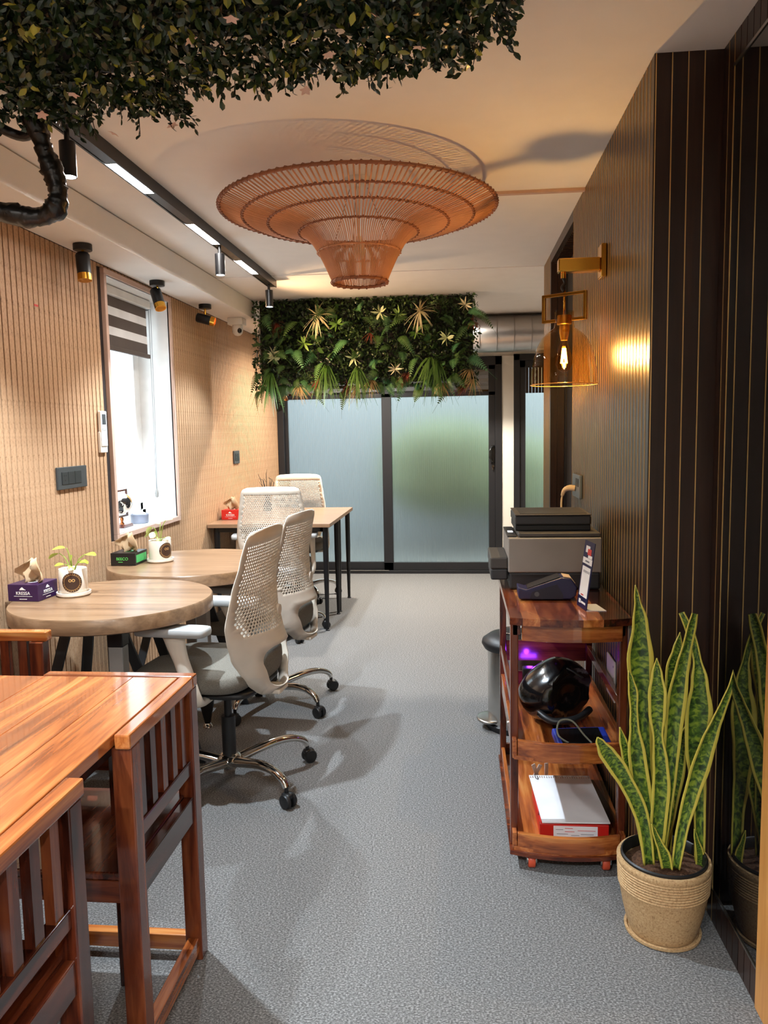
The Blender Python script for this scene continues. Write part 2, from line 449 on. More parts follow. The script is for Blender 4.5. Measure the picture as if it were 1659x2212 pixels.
for (y0, y1, dx) in ((WY0 + .05, ym + .02, 0), (ym - .02, WY1 - .05, .012)):
    s_ = MB()
    for (p, q) in ((y0, y0 + .04), (y1 - .04, y1)): s_.box(xf - .02 + dx, xf + .008 + dx, p, q, WZ0 + .05, WZ1 - .05)
    s_.box(xf - .02 + dx, xf + .008 + dx, y0, y1, WZ0 + .05, WZ0 + .095); s_.box(xf - .02 + dx, xf + .008 + dx, y0, y1, WZ1 - .095, WZ1 - .05)
    so = s_.build('sash', 'upvc', w1, bevel=.003)
    MB().box(xf - .008 + dx, xf - .004 + dx, y0 + .04, y1 - .04, WZ0 + .095, WZ1 - .095).build('pane', 'clear_glass', so)
# zebra blind
bl = thing('roller_blind', 'brown and white striped zebra blind pulled part way down the window', 'blind', (XL - .1, 4.1, 2.1))
O = (XL - .1, 4.1, 2.1)
MB(O).box(XL - .15, XL - .085, WY0 + .005, WY1 - .06, 2.105, 2.152).build('cassette', 'upvc', bl, bevel=.006)
MB(O).cyl((XL - .12, WY1 - .06, 2.125), (XL - .12, WY1 - .035, 2.125), .024, n=16).build('end_cap', 'black_plastic', bl, 40)
zb = [(2.105, 2.05), (2.05, 2.005), (2.005, 1.945), (1.945, 1.90), (1.90, 1.838)]
for i, (za, zb_) in enumerate(zb):
    MB(O).box(XL - .112, XL - .110, WY0 + .01, WY1 - .075, zb_, za).build('blind_band', 'blind_brown' if i % 2 == 0 else 'blind_sheer', bl)
MB(O).box(XL - .118, XL - .098, WY0 + .008, WY1 - .06, 1.818, 1.842).build('bottom_bar', 'blind_brown', bl, bevel=.004)
cd = MB(O)
for dy in (-.018, .012): cd.tube([(XL - .095, WY1 - .05 + dy, 2.11), (XL - .1, WY1 - .045 + dy * .8, 1.5), (XL - .11, WY1 - .035 + dy * .3, 1.04)], .0018, 6)
cd.build('pull_cord', 'cord_grey', bl, 180)
MB(O).lathe([(.001, -.03), (.009, -.024), (.011, 0), (.006, .022), (.001, .026)], 14, (XL - .11, WY1 - .035, 1.015)).build('cord_weight', 'grey_post', bl, 60)

# far wall, sliding door, side window
wb = struct('wall_back')
MB().box(-2.0, 2.4, YF, YF + .1, 2.035, ZC).build('wall_plaster', 'wall_paint', wb)
MB().box(.398, .505, YF - .03, YF + .1, 0, 2.035).build('pillar', 'wall_paint', wb)
MB().box(1.2, 2.4, YF, YF + .1, 0, 2.035).build('wall_plaster', 'wall_paint', wb)
d1 = struct('door_1')
c = MB()
c.box(XL, -1.668, YF - .04, YF + .06, 0, 2.035); c.box(.335, .397, YF - .04, YF + .06, 0, 2.035)
c.box(XL, .397, YF - .04, YF + .06, 1.955, 2.035); c.box(XL, .397, YF - .04, YF + .06, 0, .03)
c.build('door_frame', 'black_frame', d1, bevel=.003)
MB().box(-1.66, -.68, YF - .045, YF - .04, .028, .036).build('threshold_strip', 'steel', d1)
for i, (x0, x1, dy) in enumerate(((-1.668, -.64, .022), (-.728, .335, -.012))):
    s_ = MB(); w0, w1_ = ((.032, .088) if i == 0 else (.092, .061))
    y0, y1 = YF + dy - .012, YF + dy + .02
    s_.box(x0, x0 + w0, y0, y1, .03, 1.955); s_.box(x1 - w1_, x1, y0, y1, .03, 1.955)
    s_.box(x0, x1, y0, y1, .03, .107); s_.box(x0, x1, y0, y1, 1.678, 1.715); s_.box(x0, x1, y0, y1, 1.915, 1.955)
    lf = s_.build('door_leaf', 'black_frame', d1, bevel=.003)
    MB().box(x0 + w0, x1 - w1_, YF + dy, YF + dy + .006, .107, 1.678).build('glass_pane', 'frosted_flute', lf)
    MB().box(x0 + w0, x1 - w1_, YF + dy, YF + dy + .004, 1.715, 1.915).build('transom_pane', 'dark_mirror', lf)
    for zz in (1.735, 1.80, 1.862):
        MB().box(x0 + w0, x1 - w1_, YF + dy - .014, YF + dy - .002, zz, zz + .036).build('louver', 'dark_glass_bar', lf, bevel=.002)
hd = MB()
hd.box(.298, .328, YF - .034, YF - .022, 1.04, 1.215)
hd.tube([(.322, YF - .03, 1.205), (.30, YF - .06, 1.195), (.283, YF - .066, 1.16), (.281, YF - .066, 1.10), (.30, YF - .06, 1.065), (.322, YF - .03, 1.055)], .009, 8)
ho = hd.build('handle', 'black_gloss', d1, 50)
MB().cyl((.313, YF - .04, 1.02), (.313, YF - .022, 1.02), .012, n=14).box(.309, .317, YF - .045, YF - .022, .985, 1.02).build('keyhole', 'chrome', ho, 40)
w2 = struct('window_2')
c = MB()
c.box(.506, .562, YF - .03, YF + .06, 0, 2.05); c.box(.506, 1.2, YF - .03, YF + .06, 1.99, 2.05); c.box(.506, 1.2, YF - .03, YF + .06, 0, .06); c.box(1.14, 1.2, YF - .03, YF + .06, 0, 2.05)
c.build('window_frame', 'black_frame', w2, bevel=.003)
c = MB()
c.box(.562, .615, YF - .014, YF + .04, .06, 1.99); c.box(.562, 1.14, YF - .014, YF + .04, 1.925, 1.99); c.box(.562, 1.14, YF - .014, YF + .04, .06, .11); c.box(1.09, 1.14, YF - .014, YF + .04, .06, 1.99)
c.build('sash', 'black_frame', w2, bevel=.003)
MB().box(.615, 1.09, YF + .005, YF + .011, .11, 1.69).build('pane', 'frosted_flute', w2)
for k in range(16):  # slats built in place of the slat reflection in the upper pane
    MB().box(.617 + k * .0296, .643 + k * .0296, YF, YF + .011, 1.692, 1.925).build('reflected_slat', 'walnut_slat', w2)

# right wall: lacquered dark slats over a brass-coloured backing
wr = struct('wall_right')
g = MB()
g.box(XR + .0004, 1.05, YC + .0004, 3.61, 0, ZC); g.box(XR + .0004, 1.05, 4.48, 4.826, 0, ZC)
g.build('wall_backing', 'walnut_slat', wr)
MB().box(XR, 1.05, 3.61, 4.48, 2.275, ZC).build('lintel', 'walnut_slat', wr)
RP, RG = .0408, .0038
ms = MB().box(0, .008, 0, RP - RG, 0, ZC - .001).mesh('slat', 'walnut_slat')
y = YC + .001
k = 0
while y < 3.60:
    inst('slat', ms, wr, (XR, y, 0)); y += RP
y = 4.482
while y < 4.80:
    inst('slat', ms, wr, (XR, y, 0)); y += RP
mg = MB().box(-.0012, .006, -.0032, -.0006, 0, ZC - .001).mesh('inlay_strip', 'gold_backing')
y = YC + .001 + RP
while y < 3.61: inst('inlay_strip', mg, wr, (XR, y, 0)); y += RP
y = 4.482 + RP
while y < 4.81: inst('inlay_strip', mg, wr, (XR, y, 0)); y += RP
ms2 = MB().box(0, RP - RG, 0, .008, 0, ZC - .001).mesh('slat', 'walnut_slat')
mg2 = MB().box(-.0032, -.0006, -.0012, .006, 0, ZC - .001).mesh('inlay_strip', 'gold_backing')
for k in range(4): inst('slat', ms2, wr, (XR + .006 + k * RP, YC, 0)); inst('inlay_strip', mg2, wr, (XR + .006 + k * RP, YC, 0))
# doorway recess
for (x0, x1) in ((XR, .548), (.551, .588)): MB().box(x0, x1, 4.468, 4.479, 0, 2.275).build('jamb_slat', 'walnut_slat', wr)
ml = MB().box(.53, 1.03, 0, .012, 2.262, 2.275).mesh('lintel_slat', 'walnut_slat')
for k in range(24): inst('lintel_slat', ml, wr, (0, 3.62 + k * .0355, 0))
d2 = struct('door_2')
MB().box(.60, .635, 3.615, 4.478, 0, 2.27).build('door_panel', 'black_frame', d2)
MB().box(.59, .60, 4.44, 4.478, 0, 2.262).build('door_frame', 'black_frame', d2)
# alcove wall beside the plant
wa = struct('wall_alcove')
MB().box(XN + .0014, 1.05, 1.0, YC, 0, ZC).build('wall_backing', 'walnut_slat', wa)
PZ, MZ, MY0, MY1 = .096, 2.245, 1.80, 2.10
m1 = MB().box(0, .012, 0, RP - RG, 0, PZ).mesh('slat', 'walnut_slat')
m2 = MB().box(0, .012, 0, RP - RG, MZ, ZC - .001).mesh('slat', 'walnut_slat')
m3 = MB().box(0, .012, 0, RP - RG, 0, ZC - .001).mesh('slat', 'walnut_slat')
mg3 = MB().box(-.0008, .002, -.0030, -.0008, 0, ZC - .001).mesh('inlay_strip', 'gold_backing')
y = YC - .004 - (RP - RG)
while y > 1.0:
    if MY0 - .01 < y + .02 < MY1 + .003: inst('slat', m1, wa, (XN, y, 0)); inst('slat', m2, wa, (XN, y, 0))
    else: inst('slat', m3, wa, (XN, y, 0)); inst('inlay_strip', mg3, wa, (XN, y, 0))
    y -= RP
MB().box(XN + .0005, XN + .0014, MY0 - .022, MY1 - .003, PZ, MZ).build('mirror', 'dark_mirror', wa)
fr = MB()
fr.box(XN - .002, XN + .012, MY0 - .03, MY1, PZ - .006, PZ); fr.box(XN - .002, XN + .012, MY0 - .03, MY1, MZ, MZ + .008)
fr.build('mirror_trim', 'steel', wa)
d3 = struct('door_3')
MB().box(.679, .80, 1.655, 1.768, 0, 2.3).build('door_post', 'pine_door', d3, bevel=.006)
# shell behind the camera
ws = MB().box(.80, 1.05, YB, 1.65, 0, ZC).build('wall_side', 'wall_paint'); ws['kind'] = 'structure'
wf = MB().box(-2.1, 1.2, YB - .1, YB, 0, ZC).build('wall_front', 'wall_paint'); wf['kind'] = 'structure'
we = MB().box(2.3, 2.4, 4.8, 7.4, 0, ZC).build('wall_east', 'wall_paint'); we['kind'] = 'structure'
wm = MB().box(1.05, 2.4, 4.70, 4.80, 0, ZC).build('wall_middle', 'wall_paint'); wm['kind'] = 'structure'
# what lies beyond the glass
ot = struct('exterior')
MB().box(-4, 5, 7.5, 13, -.1, -.02).build('patio_ground', 'patio', ot)
MB().box(-2.6, 4, 9.6, 9.8, 0, 2.9).build('sky_screen', 'sky_screen_grey', ot)  # added wall, cuts down the sky showing through the frosted door
MB().box(-2.7, -2.6, 8.5, 9.8, 0, 2.5).build('sky_screen', 'sky_screen_grey', ot)  # side wall added to shade the frosted door
MB().superq((-.15, 8.9, .95), (.75, .45, .55), .8, .9).superq((.7, 9.1, .8), (.6, .4, .5), .8, .9).build('outdoor_shrub', 'hedge_out', ot, 60)
cr = MB().box(.155, XR, 3.30, 3.325, ZC - .012, ZC - .0005).build('cable_trunking', 'casing'); tag(cr, 'thin beige cable strip on the ceiling between rattan lamp and dark slat wall', 'cable strip')

# ------------------------------------------------------------------ ceiling lights
def lamp(kind, name, parent, loc, energy, color, rot=(0, 0, 0), **k):
    d = bpy.data.lights.new(name, kind); d.energy = energy; d.color = color
    for a, v in k.items(): setattr(d, a, v)
    o = bpy.data.objects.new(name, d); col.objects.link(o); o.parent = parent; o.location = loc; o.rotation_euler = rot
    return o
def aim(d): return Vector(d).to_track_quat('-Z', 'Y').to_euler()
COOL = (.75, .885, 1.0); WARM = (1.0, .62, .32)
TX = -1.165
tr = thing('track_light', 'long black ceiling track with glowing bars above the round tables', 'track light', (TX, 1.5, 2.3))
TO = (TX, 1.5, 2.3)
MB(TO).box(TX - .026, TX + .026, -2.0, 4.93, 2.300, ZC - .0005).box(TX - .026, TX - .019, -2.0, 4.93, 2.278, 2.300).box(TX + .019, TX + .026, -2.0, 4.93, 2.278, 2.300).build('track_rail', 'black_metal', tr)
for (y0, y1) in ((2.64, 2.97), (3.42, 3.79), (4.16, 4.52), (.6, 1.0), (-.6, -.2), (-1.6, -1.2)):  # last three bars are unseen, added with the longer rail for brightness
    MB(TO).box(TX - .0185, TX + .0185, y0, y1, 2.286, 2.2999).build('light_bar', 'tube_light', tr)
for (y0, y1) in ((-2.0, -1.6), (-1.2, -.6), (-.2, .6), (1.0, 2.64), (2.97, 3.42), (3.79, 4.16), (4.52, 4.93)):
    MB(TO).box(TX - .0185, TX + .0185, y0 + .001, y1 - .001, 2.281, 2.2999).build('track_insert', 'black_metal', tr)
def track_spot(y, label, e, disc):
    t = thing('track_spotlight', label, 'spotlight', (TX, y, 2.28), 0, 'cylinder spotlights hanging from the black ceiling track')
    MB().cyl((0, 0, -.04), (0, 0, 0), .008, n=10).build('stem', 'black_metal', t, 40)
    MB().lathe([(.0005, -.036), (.024, -.036), (.024, -.137), (.021, -.137), (.021, -.132), (.0005, -.132)], 28).build('housing', 'black_metal', t, 40)
    MB().lathe([(.0005, -.1335), (.0205, -.1335)], 24, cap1=False).build('lens', 'spot_disc' if disc else 'clear_glass', t)
    if e: lamp('SPOT', 'spot_lamp', t, (0, 0, -.142), e, COOL, spot_size=RAD(115), spot_blend=.5, shadow_soft_size=.02)
    return t
track_spot(2.33, 'lit cylinder spotlight below the leafy hedge corner, nearest of the track', 90, True)
track_spot(3.83, 'cylinder spotlight between the middle and far glowing bars of the track', 60, True)
track_spot(4.83, 'cylinder spotlight at the far end of the black track by the plant wall', 45, True)
track_spot(.2, 'added unseen cylinder spotlight on the track above the dining table', 70, True)  # out-of-view spot added for more light near the viewer

def soffit_spot(y, label, d, warm=0):
    x = -1.622
    t = thing('surface_spotlight', label, 'spotlight', (x, y, ZS), 0, 'black and brass adjustable spotlights under the beam')
    MB().cyl((0, 0, -.028), (0, 0, -.0005), .04, n=28).build('ceiling_mount', 'black_metal', t, 40, .002)
    d = Vector(d).normalized()
    side = d.cross(Vector((0, 0, 1)))
    side = side.normalized() if side.length > .2 else Vector((1, 0, 0))
    c0 = Vector((0, 0, -.095))
    MB().tube([(0, 0, -.025), (0, 0, -.055), c0 + Vector((0, 0, .012))], .006, 10).build('stem', 'brass', t, 60)
    a, b = c0 - d * .062, c0 + d * .034
    hd = MB(); hd.tube([a + d * .004, a + d * .0041, a + d * .012, b], [.0, .025, .03, .03], 24, cap=True); hd.build('head', 'black_metal', t, 40)
    MB().tube([b, b + d * .028, b + d * .028, b + d * .006], [.0302, .0302, .026, .024], 24, cap=False).build('ring', 'brass', t, 40)
    MB().tube([b + d * .0058, b + d * .0062], [.024, .024], 20).build('lens', 'warm_disc' if warm else 'steel', t)
    if warm: lamp('SPOT', 'spot_lamp', t, b + d * .03, warm, WARM, aim(d), spot_size=RAD(110), spot_blend=.7, shadow_soft_size=.02)
soffit_spot(3.33, 'black spotlight with brass ring over the near wall slats, left of the window', (.1, -.12, -1))
soffit_spot(4.17, 'black spotlight with brass ring hanging in front of the window blind', (.3, -.25, -.8))
soffit_spot(4.97, 'black spotlight with brass ring turned sideways beside the security camera', (1, .12, -.28), 60)

def downlight(x, y, label, z=ZC - .0045, grp='added unseen downlights behind the plant wall', e=110, c=(1, .93, .82)):
    t = thing('added_downlight', label, 'downlight', (x, y, z), 0, grp)
    MB().lathe([(.045, -.0035), (.055, -.0035), (.055, 0), (.045, 0)], 28, closed=True).build('trim_ring', 'white_plastic', t, 40)
    MB().lathe([(.0005, -.002), (.045, -.002)], 28, cap1=False).build('lens', 'tube_light', t)
    lamp('SPOT', 'spot_lamp', t, (0, 0, -.012), e, c, spot_size=RAD(150), spot_blend=.6, shadow_soft_size=.04)
downlight(-.95, 6.35, 'added unseen downlight behind the left half of the plant wall')  # unseen pair added to brighten the far end, pillar and duct
downlight(-.15, 6.35, 'added unseen downlight behind the right half of the plant wall')
downlight(-.55, -.7, 'added unseen downlight in the ceiling behind the viewer, left one', ZC - .0005, 'added unseen downlights behind the viewer', 60, (.84, .93, 1))  # out-of-view pair added to light surfaces facing the camera
downlight(.25, -.7, 'added unseen downlight in the ceiling behind the viewer, right one', ZC - .0005, 'added unseen downlights behind the viewer', 60, (.84, .93, 1))
# security camera
t = thing('security_camera', 'white ball security camera under the beam beside the plant wall', 'camera', (-1.592, 5.6, ZS))
MB().box(-.06, .05, -.05, .06, -.05, -.0005).build('mount_box', 'white_plastic', t, bevel=.004)
MB().lathe([(.036, -.05), (.04, -.06), (.04, -.085), (.034, -.108), (.02, -.122), (.0005, -.127)], 28).build('ball', 'white_plastic', t, 60)
MB().superq((.022, -.028, -.092), (.016, .016, .019), 1, 1).build('camera_eye', 'black_gloss', t, 60)

# small lamp with copper inside beside the door
t = thing('copper_lamp', 'small black wall lamp with copper inside below the plant wall', 'lamp', (-1.66, 7.28, 1.72))
MB().box(-.06, -.015, -.03, .04, -.06, .05).build('bracket', 'black_metal', t, bevel=.003)
MB().lathe([(.01, .03), (.03, .0), (.048, -.045), (.046, -.045), (.028, -.002)], 24, (.02, -.05, -.01)).build('shade', 'copper', t, 60)

# ------------------------------------------------------------------ rattan pendant
RC = (-.378, 3.055, 0)
rt = thing('rattan_lamp', 'trumpet-shaped woven rattan lamp hanging flush under the ceiling', 'lamp', RC)
prof = [(.104, 1.938), (.118, 1.97), (.136, 2.01), (.155, 2.048), (.178, 2.085), (.205, 2.112), (.245, 2.134), (.30, 2.148), (.36, 2.160), (.44, 2.180), (.525, 2.212)]
cane = MB().tube([(r, 0, z) for r, z in prof], [.0017, .0018, .0019, .002, .0021, .0023, .0025, .0027, .0029, .003, .003], 5).mesh('cane', 'rattan', 180)
NC = 158
for k in range(NC): inst('cane', cane, rt, (0, 0, 0), (0, 0, 2 * pi * k / NC + random.uniform(-.004, .004)))
def hoop(r, z, w, n=90): return MB().tube([(r * cos(2 * pi * k / n), r * sin(2 * pi * k / n), z) for k in range(n)], w, 6, closed=True)
for (r, z, w, m) in ((.105, 1.938, .006, 'rattan_dark'), (.158, 2.05, .0032, 'rattan'), (.228, 2.124, .0038, 'rattan_dark'), (.345, 2.156, .0042, 'rattan_dark'), (.44, 2.179, .0042, 'rattan_dark'), (.525, 2.212, .006, 'rattan_dark')):
    hoop(r, z, w).build('hoop', m, rt, 180)
    nn = int(r * 200)
    b = MB()
    pts = []
    for k in range(nn * 6):
        a = 2 * pi * k / (nn * 6); ph = 2 * pi * k / 6
        pts.append(((r + (w + .002) * cos(ph)) * cos(a), (r + (w + .002) * cos(ph)) * sin(a), z + (w + .002) * sin(ph)))
    b.tube(pts, .0016, 4, closed=True).build('hoop_binding', m, rt, 180)
for k in range(3):
    a = 2 * pi * k / 3 + .5
    MB().cyl((.15 * cos(a), .15 * sin(a), 2.045), (.04 * cos(a), .04 * sin(a), ZC - .03), .0012, n=6).build('hanging_wire', 'hanging_wire', rt, 180)
MB().lathe([(.045, ZC - .03), (.05, ZC - .001)], 24).build('ceiling_rose', 'white_plastic', rt, 40)
MB().cyl((0, 0, 2.1), (0, 0, ZC - .03), .004, n=8).lathe([(.0005, 2.02), (.02, 2.03), (.026, 2.055), (.015, 2.09), (.012, 2.11)], 18).build('bulb', 'white_plastic', rt, 60)

# ------------------------------------------------------------------ leaf meshes
def leaf_geo(L, w, fold=.25, bend=.15, seg=3):
    """leaf along +y from the origin, lying in xy, folded on the midrib"""
    vs = [(0, 0, 0)]; fs = []
    prof = {3: (.75, 1.0, .62), 2: (.9, .85)}[seg]
    for i, q in enumerate(prof):
        t = (i + 1) / (seg + 1)
        z = bend * L * t * t
        vs += [(-w / 2 * q, L * t, z + fold * w * q * .5), (0, L * t, z), (w / 2 * q, L * t, z + fold * w * q * .5)]
    vs.append((0, L, bend * L))
    fs += [(0, 2, 1), (0, 3, 2)]
    for i in range(seg - 1):
        a = 1 + 3 * i
        fs += [(a, a + 1, a + 4, a + 3), (a + 1, a + 2, a + 5, a + 4)]
    a = 1 + 3 * (seg - 1); e = len(vs) - 1
    fs += [(a, a + 1, e), (a + 1, a + 2, e)]
    return vs, fs
def rnd_rot(d, spin=None):
    """matrix taking +y to d with a random spin"""
    d = Vector(d).normalized()
    q = Vector((0, 1, 0)).rotation_difference(d)
    return q.to_matrix().to_4x4() @ Matrix.Rotation(random.uniform(0, 2 * pi) if spin is None else spin, 4, 'Y')

# ------------------------------------------------------------------ boxwood canopy on the ceiling
HC = (-.8, 1.5, ZC)
hg = thing('boxwood_canopy', 'dark green artificial boxwood hedge with pale flowers covering the near ceiling', 'hedge', HC)
def in_hedge(x, y, m=0):
    e = .022 * sin(x * 23) + .015 * sin(x * 51 + 1)
    if x > .085 - m + .5 * .02 * sin(y * 40): return False
    if x > -.02 and y > 1.72 + (.085 - x) * 2.6 + e - m: return False
    if x < -.72 + .02 * sin(y * 31): return y < 2.075 + e - m
    return y < 1.935 + e - m
MB(HC).box(-1.13, .03, .75, 1.88, ZC - .035, ZC - .001).box(-1.13, -.76, 1.88, 2.02, ZC - .035, ZC - .001).box(-1.48, -1.2, .75, 2.02, ZC - .035, ZC - .001).build('backing_mat', 'twig_black', hg)
st = MB(HC); st.tint = []
lg = [leaf_geo(.022, .0145, .35, .25, 2), leaf_geo(.019, .014, .2, .4, 2), leaf_geo(.025, .015, .3, .15, 2)]
def put_leaf(b, p, d, s=1, t=.3, geo=None):
    vs, fs = geo or random.choice(lg)
    b.add(vs, fs, Matrix.Translation(p) @ rnd_rot(d) @ Matrix.Scale(s, 4))
    b.tint += [t] * len(vs)
n = 0
while n < 17000:
    x, y = random.uniform(-1.7, .1), random.uniform(.95, 2.12)
    if not in_hedge(x, y): continue
    if y < 1.35 and random.random() < .5: continue
    if -1.21 < x < -1.12: continue
    n += 1
    z = 2.200 + .012 * sin(x * 19) * sin(y * 23) + abs(random.gauss(0, .03))
    put_leaf(st, (x, y, z), (random.gauss(0, .9), random.gauss(0, .9) + .3, random.gauss(-.35, .6)), random.uniform(.75, 1.25), max(0, min(1, random.gauss(.3, .22))))
# hanging sprigs along the rim
sp = MB(HC)
def sprig(p, d, ln, nl):
    d = Vector(d).normalized(); p = Vector(p)
    q = [p + d * (ln * t) + Vector((0, 0, -.35 * ln * t * t)) for t in (0, .33, .66, 1)]
    sp.tube(q, .0011, 4)
    for i in range(nl):
        t = (i + 1) / nl
        a = p + d * (ln * t) + Vector((0, 0, -.35 * ln * t * t))
        put_leaf(st, a, (d.x + random.gauss(0, .7), d.y + random.gauss(0, .7), d.z + random.gauss(-.3, .6)), random.uniform(.7, 1.05), random.uniform(0, .5))
for k in range(260):
    x = random.uniform(-1.6, .07)
    e = .022 * sin(x * 23) + .015 * sin(x * 51 + 1)
    e -= .018
    if x < -.72: yy = 2.06 + e
    elif x > -.02: yy = min(1.93 + e, 1.70 + (.085 - x) * 2.6)
    else: yy = 1.92 + e
    sprig((x, yy, random.uniform(2.19, 2.28)), (random.gauss(0, .4), 1, random.gauss(-.5, .4)), random.uniform(.012, .04), random.randint(3, 5))
for k in range(40):
    y = random.uniform(1.4, 1.75); sprig((.075, y, random.uniform(2.19, 2.27)), (1, random.gauss(.3, .4), random.gauss(-.3, .4)), random.uniform(.02, .06), 4)
for k in range(50):
    y = random.uniform(1.9, 2.08); sprig((-.73, y, random.uniform(2.19, 2.26)), (1, random.gauss(.1, .4), random.gauss(-.3, .4)), random.uniform(.02, .05), 4)
tag(st.build('boxwood_leaves', 'boxwood', hg), kind='stuff')
tag(sp.build('boxwood_twigs', 'twig_black', hg), kind='stuff')
lm = []
for L, w in ((.026, .0145), (.022, .015), (.029, .0155)):
    b = MB(); b.add(*leaf_geo(L, w, .3, .3, 3)); lm.append(b.mesh('leaf', 'boxwood_leaf', 180))
n = 0
while n < 300:
    x, y = random.uniform(-1.35, .09), random.uniform(1.5, 2.09)
    if not in_hedge(x, y, .01): continue
    n += 1
    m = rnd_rot((random.gauss(0, .8), random.gauss(0, .6) + .2, random.gauss(-.5, .4)))
    o = inst('leaf', random.choice(lm), hg, Vector((x, y, 2.196 + .012 * sin(x * 19) * sin(y * 23) + random.uniform(-.012, .008))) - Vector(HC), m.to_euler())
fm = MB()
for k in range(5):
    vs, fs = leaf_geo(.017, .011, .2, .2, 3); fm.add(vs, fs, Matrix.Rotation(2 * pi * k / 5, 4, 'Z'))
fm = fm.mesh('flower', 'petal', 180)
for (x, y) in ((-.703, 1.736), (-.915, 1.875), (-.276, 1.762), (-.16, 1.612), (-.442, 1.592), (-.75, 2.087), (-.079, 1.756), (-.926, 2.119), (-1.051, 1.978), (-.36, 1.93), (-1.2, 1.75), (-.55, 1.66)):
    inst('flower', fm, hg, Vector((x, y, 2.182)) - Vector(HC), (pi + random.uniform(-.5, .5), random.uniform(-.5, .5), random.uniform(0, 6)))
# its black branch
bp_ = [(-1.13, 2.06, 2.22), (-1.115, 2.08, 2.17), (-1.105, 2.09, 2.12), (-1.09, 2.1, 2.07), (-1.085, 2.1, 2.02), (-1.095, 2.1, 1.985), (-1.14, 2.1, 1.965), (-1.2, 2.09, 1.97), (-1.3, 2.06, 1.995), (-1.42, 2.0, 2.05), (-1.52, 1.93, 2.14), (-1.56, 1.9, 2.25)]
def smooth_path(p, k=6):
    p = [Vector(q) for q in p]; out = []
    for i in range(len(p) - 1):
        a, b, c, d = p[max(i - 1, 0)], p[i], p[i + 1], p[min(i + 2, len(p) - 1)]
        for j in range(k):
            t = j / k
            out.append(.5 * ((2 * b) + (c - a) * t + (2 * a - 5 * b + 4 * c - d) * t * t + (3 * b - a - 3 * c + d) * t ** 3))
    out.append(p[-1]); return out
q = smooth_path(bp_, 8)
b = MB(HC); b.tube(q, [.027 + .0025 * sin(i * .37) + random.uniform(-.0012, .0012) for i in range(len(q))], 12)
for i, p in enumerate(b.v): b.v[i] = p + Vector((random.gauss(0, .0022), random.gauss(0, .0016), random.gauss(0, .0016)))
b.tube(smooth_path([(-1.12, 2.08, 2.19), (-1.17, 2.09, 2.175), (-1.23, 2.07, 2.2), (-1.27, 2.03, 2.24)], 5), .014, 8)
b.build('branch', 'bark_black', hg, 70)

# ------------------------------------------------------------------ plant wall over the sliding door
GX0, GX1, GZ0, GZ1, GY = -1.478, .135, 1.70, 2.318, 5.66
GO = ((GX0 + GX1) / 2, GY, 2.0)
gw = thing('plant_wall', 'hanging artificial plant wall of ferns and tufts above the sliding door', 'plant wall', GO)
MB(GO).box(GX0 + .03, GX1 - .03, GY + .03, GY + .06, GZ0 + .02, GZ1).build('backing_mat', 'twig_black', gw)
fb = MB(GO)
for (x, z0, z1) in ((GX0 + .035, 1.83, 2.2), (GX0 + .012, 1.86, 1.96)): fb.box(x, x + .006, GY - .03, GY - .02, z0, z1)
fb.build('frame_wire', 'steel', gw)
s2 = MB(GO); s2.tint = []
lg2 = [leaf_geo(.03, .017, .3, .2, 2), leaf_geo(.022, .018, .3, .3, 2), leaf_geo(.04, .02, .2, .2, 2)]
clump = [(random.uniform(GX0, GX1), random.uniform(GZ0, GZ1), random.uniform(.06, .5)) for _ in range(150)]
for k in range(9000):
    x, z = random.uniform(GX0, GX1), random.uniform(GZ0 - .02, GZ1)
    cx, cz, t = min(clump, key=lambda c: (c[0] - x) ** 2 + (c[1] - z) ** 2)
    yy = GY - .03 - .05 * max(0, 1 - ((cx - x) ** 2 + (cz - z) ** 2) ** .5 / .09) + random.uniform(0, .045)
    put_leaf(s2, (x, yy, z), (random.gauss(0, .8), random.gauss(-.5, .5), random.gauss(-.25, .8)), random.uniform(.6, 1.05), max(0, min(1, random.gauss(t, .16))), random.choice(lg2))
tag(s2.build('small_leaves', 'greenwall', gw), kind='stuff')
def frond(L, w, n, droop):
    b = MB()
    def P(t): return Vector((0, -L * (.55 * t), L * (.35 * t - droop * t * t)))
    pts = [P(i / 6) for i in range(7)]; b.tube(pts, [.0022, .002, .0018, .0015, .0012, .001, .0006], 4)
    for i in range(n):
        t = .08 + .9 * i / n
        l = w * (sin(pi * min(1, t * 1.05 + .12)) ** .6) * (1 - .35 * t)
        p = P(t); d = (P(min(1, t + .05)) - P(t - .05)).normalized()
        hw = L * .42 / n
        for sx in (-1, 1):
            e = p + Vector((sx * l, 0, 0)) + d * l * .35 + Vector((0, 0, -.12 * l))
            b.add([p - d * hw, p + d * hw, e + d * hw * .3, e - d * hw * .3], [(0, 1, 2, 3)])
    return b
fms = [frond(L, w, n, dr).mesh('fern_frond', 'fern') for L, w, n, dr in ((.24, .042, 16, .75), (.30, .046, 19, 1.05), (.2, .036, 14, .5))]
def blades(n, L, spread, w, droop, mat, up=0):
    b = MB()
    for k in range(n):
        a = random.uniform(0, 2 * pi); q = random.uniform(.1, 1) * spread; l = L * random.uniform(.65, 1.1)
        d = Vector((cos(a) * q, -.7, sin(a) * q + up)).normalized()
        pr = []
        for i in range(5):
            t = i / 4; pr.append(d * (l * t) + Vector((0, 0, -droop * l * t * t)))
        sd = d.cross(Vector((0, -.3, 1))).normalized()
        n0 = len(b.v); vs = []
        for i in range(5):
            ww = w * (1 - (i / 4) ** 2) * .5 + .0004
            vs += [pr[i] - sd * ww, pr[i] + sd * ww]
        b.add(vs, [(2 * i, 2 * i + 1, 2 * i + 3, 2 * i + 2) for i in range(4)])
    return b.mesh('tuft', mat)
gt = [blades(26, .2, .5, .007, .75, 'grass_blade', -.3) for _ in range(2)]
